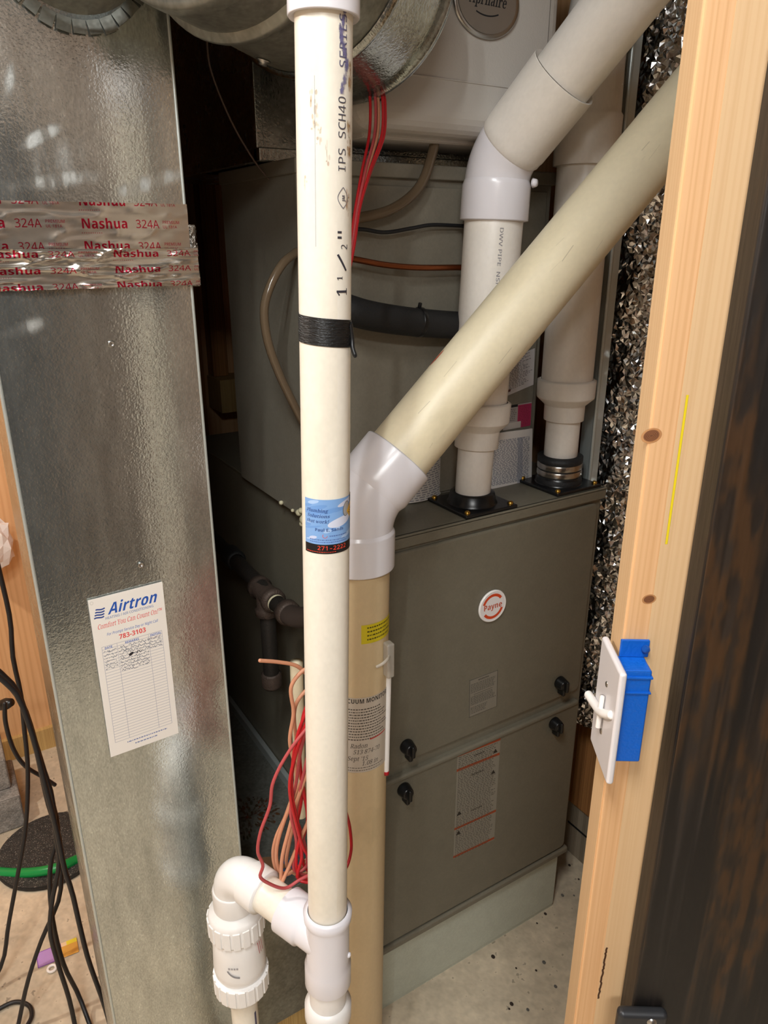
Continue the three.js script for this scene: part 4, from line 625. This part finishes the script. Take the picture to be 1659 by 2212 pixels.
// ------------------------------------------------------------------ wire bundles
{
  const R = thing('red_wire_bundle', 'bunch of red thermostat wires looped behind the slim pipe', 'wires', [0.33, 0.7, -0.72]);
  const upW = (pts, r, m) => part('wire', sweep(pts, r, 70, 7), m, R);
  // upper run, from under the humidifier
  for (const [dx, m, k] of [[0, M.redWire, 0], [9, M.redWireDull, 6], [17, M.tanWire, -3], [24, M.redWire, 4], [31, M.redWire, -6]]) upW([[0.5436, 1.6291, -0.9066], [0.536, 1.6083, -0.8897], [0.5281, 1.5732, -0.8794], [0.5063, 1.5292, -0.8612], [0.4858, 1.4862, -0.8427], [0.4666, 1.4441, -0.8238], [0.4404, 1.3874, -0.8029], [0.4102, 1.3065, -0.774]].map(([x, y, z], i) => { const f = i < 3 ? 1 : i < 4 ? 0.6 : 0.3; return [x + dx * 0.00055 * f, y, z + dx * 0.0003 * f + k * 0.0003]; }), 0.0019, m);
  [{ r: 1, p: [[0.359, 0.9529, -0.715], [0.3517, 0.9286, -0.715], [0.3204, 0.8717, -0.715], [0.3071, 0.7917, -0.715], [0.3138, 0.7207, -0.715], [0.3164, 0.672, -0.715], [0.31, 0.635, -0.715], [0.3384, 0.6329, -0.695], [0.3814, 0.612, -0.715], [0.3972, 0.6289, -0.725], [0.4019, 0.6604, -0.735], [0.3965, 0.6921, -0.735]] },
    { r: 1, p: [[0.3645, 0.9417, -0.72], [0.3363, 0.8833, -0.72], [0.3135, 0.8217, -0.72], [0.3082, 0.7652, -0.72], [0.3176, 0.7069, -0.72], [0.3105, 0.6709, -0.72], [0.3144, 0.6322, -0.72], [0.3435, 0.6117, -0.72]] },
    { r: 0, p: [[0.3463, 0.902, -0.7], [0.3001, 0.8607, -0.7], [0.2764, 0.8236, -0.7], [0.2702, 0.791, -0.7], [0.255, 0.7549, -0.7], [0.2502, 0.7277, -0.7], [0.2555, 0.7022, -0.7], [0.2508, 0.6872, -0.7], [0.2613, 0.6696, -0.7], [0.2851, 0.6481, -0.7], [0.3055, 0.651, -0.7], [0.3345, 0.651, -0.7]] },
    { r: 0, p: [[0.3685, 0.9003, -0.73], [0.341, 0.8251, -0.73], [0.3267, 0.7719, -0.73], [0.318, 0.73, -0.73], [0.3265, 0.6863, -0.73], [0.3293, 0.6358, -0.73], [0.3133, 0.6255, -0.73], [0.3484, 0.6042, -0.73]] },
    { r: 1, p: [[0.3715, 0.9104, -0.735], [0.3466, 0.8342, -0.735], [0.3326, 0.7732, -0.735], [0.3362, 0.7094, -0.735], [0.3242, 0.659, -0.735], [0.3327, 0.6212, -0.735], [0.3582, 0.5986, -0.735]] },
    { r: 0, p: [[0.3627, 0.9053, -0.725], [0.3308, 0.8471, -0.725], [0.3182, 0.7868, -0.725], [0.3083, 0.7462, -0.725], [0.3138, 0.689, -0.725], [0.3089, 0.6431, -0.725], [0.3389, 0.614, -0.725]] },
    { r: 1, p: [[0.3709, 0.9149, -0.74], [0.3429, 0.8828, -0.74], [0.3324, 0.8221, -0.74], [0.3318, 0.7468, -0.74], [0.321, 0.689, -0.74], [0.33, 0.6351, -0.74], [0.3536, 0.6053, -0.74]] },
    { r: 1, p: [[0.3488, 0.9189, -0.71], [0.3223, 0.8672, -0.71], [0.3027, 0.8046, -0.71], [0.3086, 0.7349, -0.71], [0.3199, 0.6824, -0.71], [0.3396, 0.6477, -0.71]] }].forEach((w) => part('wire', sweep(w.p, 0.0022, 90, 7), w.r ? M.redWire : M.redWireDull, R));
}
{
  const T = thing('tan_wire_bundle', 'loops of tan two-core cable hanging behind the tee', 'wires', [0.32, 0.6, -0.76]);
  [[[0.3807, 0.8932, -0.76], [0.3576, 0.9168, -0.76], [0.3418, 0.936, -0.76], [0.3166, 0.9498, -0.76], [0.2933, 0.9594, -0.76]],
    [[0.3698, 0.9307, -0.75], [0.35, 0.9338, -0.75], [0.3296, 0.9167, -0.75], [0.3302, 0.8744, -0.75], [0.323, 0.834, -0.75], [0.3295, 0.7714, -0.75], [0.3118, 0.7175, -0.75], [0.2951, 0.686, -0.75], [0.2893, 0.6566, -0.75], [0.2972, 0.6233, -0.75], [0.3224, 0.6137, -0.75], [0.3596, 0.6276, -0.75]],
    [[0.3689, 0.8514, -0.74], [0.3315, 0.7701, -0.74], [0.3053, 0.7206, -0.74], [0.2916, 0.68, -0.74], [0.2912, 0.6479, -0.74], [0.3005, 0.6262, -0.74], [0.3328, 0.6336, -0.74], [0.3631, 0.6677, -0.74]],
    [[0.3562, 0.8335, -0.73], [0.3227, 0.7585, -0.73], [0.307, 0.712, -0.73], [0.2947, 0.6708, -0.73], [0.2885, 0.6171, -0.73], [0.2772, 0.5749, -0.73]],
    [[0.3508, 0.7492, -0.725], [0.3208, 0.6933, -0.725], [0.3019, 0.6551, -0.725], [0.2827, 0.6167, -0.725], [0.2728, 0.585, -0.725], [0.2752, 0.5792, -0.725]],
    [[0.3689, 0.8272, -0.755], [0.3419, 0.7623, -0.755], [0.3289, 0.7053, -0.755], [0.3163, 0.6628, -0.755], [0.3109, 0.6241, -0.755], [0.3313, 0.5957, -0.755], [0.3611, 0.5967, -0.755]],
    [[0.3843, 0.925, -0.765], [0.3697, 0.9014, -0.765], [0.3414, 0.8756, -0.765], [0.3388, 0.8178, -0.765], [0.3458, 0.7377, -0.765], [0.369, 0.678, -0.765]]].forEach((w) => part('cable', sweep(w, 0.0026, 90, 8), M.tanWire, T));
}
{
  const g = rod([0.3846, 0.8779, -0.8546], [0.3922, 0.576, -0.8817], 0.0095, 24);
  solo('condensate_pipe', g, M.pvcCream, 'thin cream condensate pipe behind the red wires', 'pipe');
}
// ------------------------------------------------------------------ right side: stud, dark board, wall plate
const SA = 34 * Math.PI / 180, aV = V(Math.sin(SA), 0, -Math.cos(SA)), bV = V(Math.cos(SA), 0, Math.sin(SA)), SC = V([0.5174, 1.2699, -0.4019]).setY(0);
{
  const zV = aV.clone().negate();                            // towards the viewer
  const S = thing('wall_stud', 'new pale pine wall stud with a yellow chalk line and two knots', 'stud', [SC.x, 0, SC.z]);
  part('timber', frameBox(SC, bV, zV, 0, 0.089, 0, ROOM.top, -0.038, 0, 0.003), M.studWood, S);
  const onFace = (u, y, w, h) => { const g = new THREE.PlaneGeometry(w, h); g.applyMatrix4(new THREE.Matrix4().makeBasis(bV, V(0, 1, 0), zV)); const p = SC.clone().addScaledVector(bV, u).addScaledVector(zV, 0.0004); g.translate(p.x, y, p.z); return g; };
  const knot = canvasTex(128, 128, (g) => { g.clearRect(0, 0, 128, 128); g.fillStyle = 'rgba(196,140,90,0.8)'; g.beginPath(); g.ellipse(64, 64, 50, 34, -0.2, 0, 6.28); g.fill(); g.fillStyle = '#6b4228'; g.beginPath(); g.ellipse(64, 64, 38, 26, -0.2, 0, 6.28); g.fill(); g.strokeStyle = '#8b5a3a'; g.lineWidth = 3; for (let i = 8; i < 30; i += 7) { g.beginPath(); g.ellipse(64, 64, i * 1.2, i * 0.8, -0.2, 0, 6.28); g.stroke(); } });
  const kp = (p) => { const q = V(p).sub(SC); return [q.dot(bV), p[1]]; };
  for (const [p, s] of [[[0.5182, 1.2942, -0.3994], 0.0225], [[0.5365, 1.1392, -0.3959], 0.0165]]) { const [u, y] = kp(p); part('knot', onFace(u, y, s, s * 1.1), inked(knot), S, 'dark round knot'); }
  const chalk = canvasTex(16, 256, (g) => { g.clearRect(0, 0, 16, 256); g.fillStyle = 'rgba(240,214,30,0.95)'; g.fillRect(4, 0, 8, 256); });
  { const [u, y] = kp([0.5408, 1.2699, -0.3873]); const g = onFace(u, y - 0.008, 0.0045, 0.135); part('chalk_line', g, inked(chalk), S, 'yellow chalk line'); }
  const crack = canvasTex(64, 512, (g) => { g.clearRect(0, 0, 64, 512); g.strokeStyle = '#4a2c18'; g.lineWidth = 7; g.beginPath(); g.moveTo(40, 10); let y = 10; while (y < 490) { y += 14; g.lineTo(36 - y * 0.02 + (rnd() - 0.5) * 9, y); } g.lineWidth = 15; g.stroke(); });
  { const [u, y] = kp([0.5439, 0.6603, -0.3963]); part('crack', onFace(u, y, 0.009, 0.085), inked(crack), S, 'dark bark-filled crack'); }
  const sap = frameBox(SC, bV, zV, 0.0225, 0.089, 0, ROOM.top, -0.02, 0.0003, 0); part('sapwood_edge', sap, M.studSap, S, 'paler sapwood along the edge');
  const sap2 = frameBox(SC, bV, zV, -0.0003, 0.004, 0, ROOM.top, -0.036, -0.002, 0); part('sapwood_edge', sap2, M.studSap, S, 'paler sapwood along the edge');
  // dark board standing in front of the stud's right half
  const B = thing('dark_board', 'dark stained weathered board with rusty patches in front of the stud', 'board', [SC.x + bV.x * 0.15, 0, SC.z + bV.z * 0.15]);
  part('plank', frameBox(SC, bV, zV, 0.049, 0.36, 0.004, ROOM.top - 0.01, 0.002, 0.036, 0.003), M.darkBoard, B);
  const L = thing('door_latch', 'black rounded metal latch plate at the foot of the dark board', 'latch', [SC.x, 0.5, SC.z]);
  const lp = kp([0.5404, 0.6505, -0.359]);
  part('plate', frameBox(SC, bV, zV, lp[0] - 0.012, lp[0] + 0.042, lp[1] - 0.06, lp[1] + 0.012, 0.036, 0.05, 0.006), M.darkMetal, L);
  { const q = SC.clone().addScaledVector(bV, lp[0] + 0.024).addScaledVector(zV, 0.05); part('screw', turned([q.x, lp[1] + 0.002, q.z], zV.toArray(), [[0, 0.003], [0.004, 0.0025], [0.0055, 0]], 16), M.steel, L); }
  // low voltage wall plate on a blue box
  const P = thing('wall_plate', 'blank white cover plate with a plastic strap on a blue electrical box', 'wall plate', [SC.x, 0.95, SC.z]);
  const k = 0.667, top = [0.4912, 1.0836, -0.371], y1 = top[1] + 0.0, y0 = top[1] - 0.1235, pl = kp(top)[0], dn = V(top).sub(SC).dot(zV);
  const plate = part('plate', frameBox(SC, bV, zV, pl - 0.007, pl, y0, y1, dn - 0.07, dn, 0.003), M.plate, P);
  for (const yy of [0.036, 0.09]) { const q = SC.clone().addScaledVector(bV, pl - 0.007).addScaledVector(zV, dn - 0.035); part('screw', turned([q.x, y0 + yy, q.z], bV.clone().negate().toArray(), [[0, 0.0012], [0.0025, 0.001], [0.003, 0]], 12), M.steel, plate, 'small plate screw'); }
  const q = SC.clone().addScaledVector(bV, pl - 0.007).addScaledVector(zV, dn - 0.035), ym = y0 + 0.063, o = (bb, yy, zz) => q.clone().addScaledVector(bV, bb).addScaledVector(zV, zz).setY(ym + yy).toArray();
  part('strap', sweep([o(0, 0.009, 0.024), o(-0.003, 0.002, 0.012), o(-0.0035, -0.004, 0), o(-0.0035, -0.009, -0.018), o(-0.0045, -0.013, -0.041)], 0.0045, 24, 10), M.white, plate, 'white plastic strap'); part('strap_pin', rod(o(-0.003, 0.014, 0.0), o(-0.004, -0.022, 0.0), 0.0025, 10), M.white, plate);
  const bx1 = pl + 0.026;
  const bb = part('electrical_box', frameBox(SC, bV, zV, pl + 0.0005, bx1, y0 + 0.018, y1 - 0.004, 0.0005, dn - 0.012, 0.002), M.blueBox, P, 'bright blue plastic electrical box');
  part('mount_tab', frameBox(SC, bV, zV, pl + 0.002, bx1 + 0.003, y1 - 0.004, y1 + 0.014, 0.0005, 0.004, 0.001), M.blueBox, bb);
  part('box_ribs', [frameBox(SC, bV, zV, pl + 0.001, bx1 + 0.001, y1 - 0.012, y1 - 0.0095, 0.001, dn - 0.01, 0.001), frameBox(SC, bV, zV, pl + 0.001, bx1 + 0.001, y1 - 0.028, y1 - 0.026, 0.001, dn - 0.01, 0.001)], M.blueBox, bb);
  part('mould_bubble', new THREE.SphereGeometry(0.004, 12, 8).translate(...SC.clone().addScaledVector(bV, bx1 - 0.001).addScaledVector(zV, 0.006).setY(y1 + 0.006).toArray()), M.blueBox, bb);
}
// ------------------------------------------------------------------ framed wall on the right with foil-jacketed duct
{
  const X = 1.167;
  const W = thing('stud_wall', 'rough old timber framing beside the furnace', 'wall framing', [1.21, 0, -1.2]);
  part('bottom_plate', box(X, X + 0.09, 0, 0.15, ROOM.z0, -0.4, 0.003), M.greyWood, W, 'grey weathered bottom plate');
  for (const z of [-1.07, -1.45, -1.85]) part('stud', box(X + 0.0, X + 0.089, 0.15, ROOM.top - 0.001, z - 0.019, z + 0.019, 0.002), M.oldWood, W);
  part('blocking', box(X - 0.005, X + 0.085, 0.152, 0.44, -1.04, -0.84, 0.003), M.oldWood, W); part('blocking', box(X - 0.01, X + 0.085, 0.152, 0.435, -0.835, -0.7, 0.003), M.oldWood, W);
  part('sheathing', box(X + 0.09, X + 0.1, 0, ROOM.top - 0.001, ROOM.z0, -0.4), M.panelWood, W);
  part('plate_joint', box(X - 0.001, X + 0.06, 0.085, 0.09, -1.0, -0.6), M.blackRubber, W);
  // foil jacket
  const NA = 104, NY = 380, H = 1.95, gr = [], pos = [], idx = [];
  for (let j = 0; j <= NY; j++) for (let i = 0; i < NA; i++) { const bulge = 0.006 * Math.sin(j * 0.19 + 1.3 * Math.sin(i * 0.2)); gr.push([(i + 0.7 * (rnd() - 0.5)) / NA * 6.2832, (j + (j > 0 && j < NY ? 0.9 * (rnd() - 0.5) : 0)) / NY * H, 0.084 + bulge + 0.006 * (rnd() - 0.5) + 0.007 * (nMid[(Math.floor(j * 1.35) % N) * N + Math.floor(i / NA * N)] - 0.5)]); }
  for (const [a, y, r] of gr) pos.push(1.165 + r * Math.sin(a), 0.455 + y, -0.93 + r * Math.cos(a));
  for (let j = 0; j < NY; j++) for (let i = 0; i < NA; i++) { const a = j * NA + i, b = j * NA + (i + 1) % NA, c = a + NA, e = b + NA; if (rnd() < 0.5) idx.push(a, b, c, b, e, c); else idx.push(a, b, e, a, e, c); }
  let g = new THREE.BufferGeometry(); g.setAttribute('position', new THREE.Float32BufferAttribute(pos, 3)); g.setIndex(idx); g = g.toNonIndexed(); g.computeVertexNormals();
  solo('foil_duct', g, M.foilJacket, 'crinkled silver foil-jacketed duct between the furnace and the stud', 'insulated duct');
}
// ------------------------------------------------------------------ background left and behind
{
  const z = ROOM.z0;
  for (const [x, w] of [[0.655, 0.04], [1.02, 0.04]]) solo('wall_batten', box(x, x + w, 0, 2.4, z, z + 0.04, 0.002), M.oldWood, x < 0.8 ? 'upright timber batten on the back wall beside the wood block' : 'upright timber batten on the back wall behind the coil cabinet', 'batten');
  solo('wood_block', box(0.715, 0.815, 0.98, 1.075, z + 0.001, z + 0.11, 0.002), M.yellowWood, 'short pale wood block fixed to the dark back wall', 'wood block');
  solo('wall_cleat', box(0.72, 0.765, 1.076, 1.9, z + 0.001, z + 0.05, 0.002), M.oldWood, 'upright brown cleat standing on the wood block in the shadows', 'batten');
  solo('concrete_block', box(-0.15, 0.02, 0, 0.1, -1.98, -1.81, 0.006), M.cinder, 'lower grey concrete block on the floor by the cables', 'concrete block', 'stacked concrete blocks');
  solo('concrete_block', box(-0.17, 0.005, 0.1, 0.19, -2.0, -1.85, 0.006), M.cinder, 'upper grey concrete block stacked by the cables', 'concrete block', 'stacked concrete blocks');
  solo('sump_pit_lid', metreUV(turned([0.06, 0, -1.68], [0, 1, 0], [[0.0, 0], [0.122, 0], [0.126, 0.006], [0.124, 0.014], [0, 0.016]], 40)), M.sumpLid, 'dark speckled round pit lid on the concrete floor', 'pit lid');
  solo('garden_hose', sweep([[-0.1701, 0.014, -1.7516], [-0.0946, 0.013, -1.6923], [-0.029, 0.014, -1.6403], [0.0285, 0.026, -1.5973], [0.0687, 0.028, -1.5864], [0.1126, 0.014, -1.6038], [0.1778, 0.013, -1.5991]], 0.0115, 60, 14), M.greenHose, 'bright green hose lying across the sump lid', 'hose');
  [[[[-0.42, 2.4, -1.35], [-0.40, 1.9, -1.35], [0.0433, 1.0904, -1.35], [0.05, 1.0075, -1.35], [0.0543, 0.9031, -1.35], [0.0559, 0.8116, -1.35], [0.0487, 0.7379, -1.35], [0.0495, 0.6587, -1.35], [0.0442, 0.589, -1.35], [0.0365, 0.4965, -1.35], [0.0117, 0.3625, -1.35], [-0.0151, 0.2708, -1.35], [-0.0535, 0.1459, -1.35], [-0.0785, 0.0595, -1.35], [-0.1182, 0.006, -1.3399]], 'black cable curving down past the wall plug to the floor'],
    [[[-0.45, 2.4, -1.22], [-0.43, 1.9, -1.22], [-0.0012, 0.8127, -1.22], [0.0197, 0.7752, -1.22], [0.0407, 0.732, -1.22], [0.051, 0.6583, -1.22], [0.0518, 0.5902, -1.22], [0.0535, 0.4984, -1.22], [0.0603, 0.4209, -1.22], [0.0546, 0.3581, -1.22], [0.0412, 0.2865, -1.22], [-0.0013, 0.2073, -1.22], [-0.0384, 0.1232, -1.22], [-0.0691, 0.0302, -1.22], [-0.0836, 0.006, -1.1988]], 'black cable crossing over the others beside the duct'],
    [[[0.0215, 0.6193, -1.4], [0.0166, 0.5791, -1.4], [0.0207, 0.5128, -1.4], [0.0346, 0.4681, -1.4], [0.0628, 0.4273, -1.4], [0.0794, 0.4024, -1.4]], 'short black cable hanging from the wall plug'],
    [[[-0.51, 2.4, -1.20], [-0.49, 1.9, -1.20], [-0.0005, 0.8272, -1.2], [0.0203, 0.7921, -1.2], [0.0394, 0.7485, -1.2], [0.0509, 0.6522, -1.2], [0.0589, 0.5314, -1.2], [0.0586, 0.4488, -1.2], [0.0391, 0.3949, -1.2], [0.0273, 0.3245, -1.2], [0.0224, 0.236, -1.2], [0.0266, 0.1375, -1.2], [0.0404, 0.0527, -1.2], [0.0494, 0.006, -1.1468]], 'black cable slanting down beside the duct foot'],
    [[[-0.54, 2.4, -1.17], [-0.52, 1.9, -1.17], [-0.0004, 0.851, -1.17], [0.0196, 0.8154, -1.17], [0.0384, 0.7748, -1.17], [0.0462, 0.701, -1.17], [0.0531, 0.624, -1.17], [0.0588, 0.5537, -1.17], [0.0536, 0.4757, -1.17], [0.0509, 0.4144, -1.17], [0.0265, 0.3308, -1.17], [0.0147, 0.2709, -1.17], [0.0163, 0.1887, -1.17], [0.0225, 0.0873, -1.17], [0.0228, 0.006, -1.1634]], 'black cable dropping straight beside the slanting one'],
    [[[-0.57, 2.4, -1.10], [-0.55, 1.9, -1.10], [0.0079, 0.857, -1.1], [0.0325, 0.8166, -1.1], [0.0441, 0.7414, -1.1], [0.0487, 0.6381, -1.1], [0.053, 0.5328, -1.1], [0.0534, 0.4534, -1.1], [0.0577, 0.4048, -1.1], [0.0595, 0.3347, -1.1], [0.0629, 0.2439, -1.1], [0.0749, 0.1181, -1.1], [0.0804, 0.027, -1.1]], 'thin black cable running along the duct corner'],
    [[[-0.1475, 0.006, -1.2858], [-0.1143, 0.006, -1.2923], [-0.0721, 0.006, -1.2939], [-0.0478, 0.006, -1.2708], [-0.0463, 0.006, -1.2443], [-0.0649, 0.006, -1.2182]], 'small loop of black cable lying on the floor']].forEach(([p, l]) => solo('black_cable', sweep(p, 0.0042, 90, 8), M.blackCable, l, 'cable'));
  solo('cable_plug', [turned([0.0303, 0.4207, -1.7316], [0.6, 0.3, 0.5], [[0, -0.02], [0.012, -0.018], [0.014, 0], [0.009, 0.016], [0, 0.018]], 16)], M.blackPlastic, 'black plug head against the brown wall', 'plug');
  const tg = canvasTex(256, 128, (g, w, h) => { g.fillStyle = '#b790cf'; g.fillRect(0, 0, 150, h); g.fillStyle = '#d9a24a'; g.fillRect(150, 30, 106, h - 30); g.fillStyle = '#e6d23c'; g.fillRect(190, 0, 66, 34); g.fillStyle = '#e9c9a0'; g.fillRect(150, 0, 40, 34); g.strokeStyle = '#7a45a8'; g.lineWidth = 10; g.strokeRect(0, 0, 150, h); });
  solo('paper_tag', sheet([-0.0172, 0.003, -1.3902], [0.0644, 0.003, -1.3857], [-0.0193, 0.002, -1.3516], 0.0008), printed(tg), 'purple and yellow printed tag lying on the floor', 'tag');
  { const c = [0.0056, 0.004, -1.3342]; const g = new THREE.TorusGeometry(0.008, 0.003, 8, 20); g.rotateX(Math.PI / 2); g.translate(...c); solo('white_washer', g, M.white, 'small white plastic ring beside the tag', 'ring'); }
  // white bag hanging at the far left
  { const g = new THREE.IcosahedronGeometry(0.06, 3), p = g.attributes.position; for (let i = 0; i < p.count; i++) { const s = 0.75 + 0.5 * nMid[((Math.abs(p.getX(i) * 3000) | 0) % N) * N + ((Math.abs(p.getY(i) * 3000 + p.getZ(i) * 900) | 0) % N)]; p.setXYZ(i, p.getX(i) * s, p.getY(i) * s * 1.4, p.getZ(i) * s * 0.6); } g.computeVertexNormals(); const c = [0.0697, 0.7075, -2.05]; g.translate(...c); solo('white_bag', g, M.white, 'crumpled white bag hanging on the brown wall', 'bag'); }
  // grit on the floor
  [[0.7843, 0, -0.9389], [0.7538, 0, -0.9073], [0.8404, 0, -0.8162], [0.8994, 0, -0.7945], [0.8726, 0, -0.7899], [0.7692, 0, -0.7564], [0.8816, 0, -0.7417], [0.8156, 0, -0.8623], [0.7795, 0, -0.7613], [0.7994, 0, -0.7353], [0.9872, 0, -0.8827], [0.9541, 0, -0.8746], [1.0572, 0, -0.899], [1.1361, 0, -0.9548], [1.1243, 0, -0.9125], [1.0803, 0, -0.8845]].forEach((c, i) => { const r = 0.0018 + rnd() * 0.0026, g = new THREE.IcosahedronGeometry(r, 1); g.scale(1, 0.6, 1.2); g.translate(c[0], c[1] + r * 0.5, c[2]); solo('grit_crumb', g, i % 3 ? M.ironFitting : M.cinder, 'small dark crumb of debris on the concrete floor', 'debris', 'crumbs of debris on the floor'); });
}
renderer.render(scene, camera);
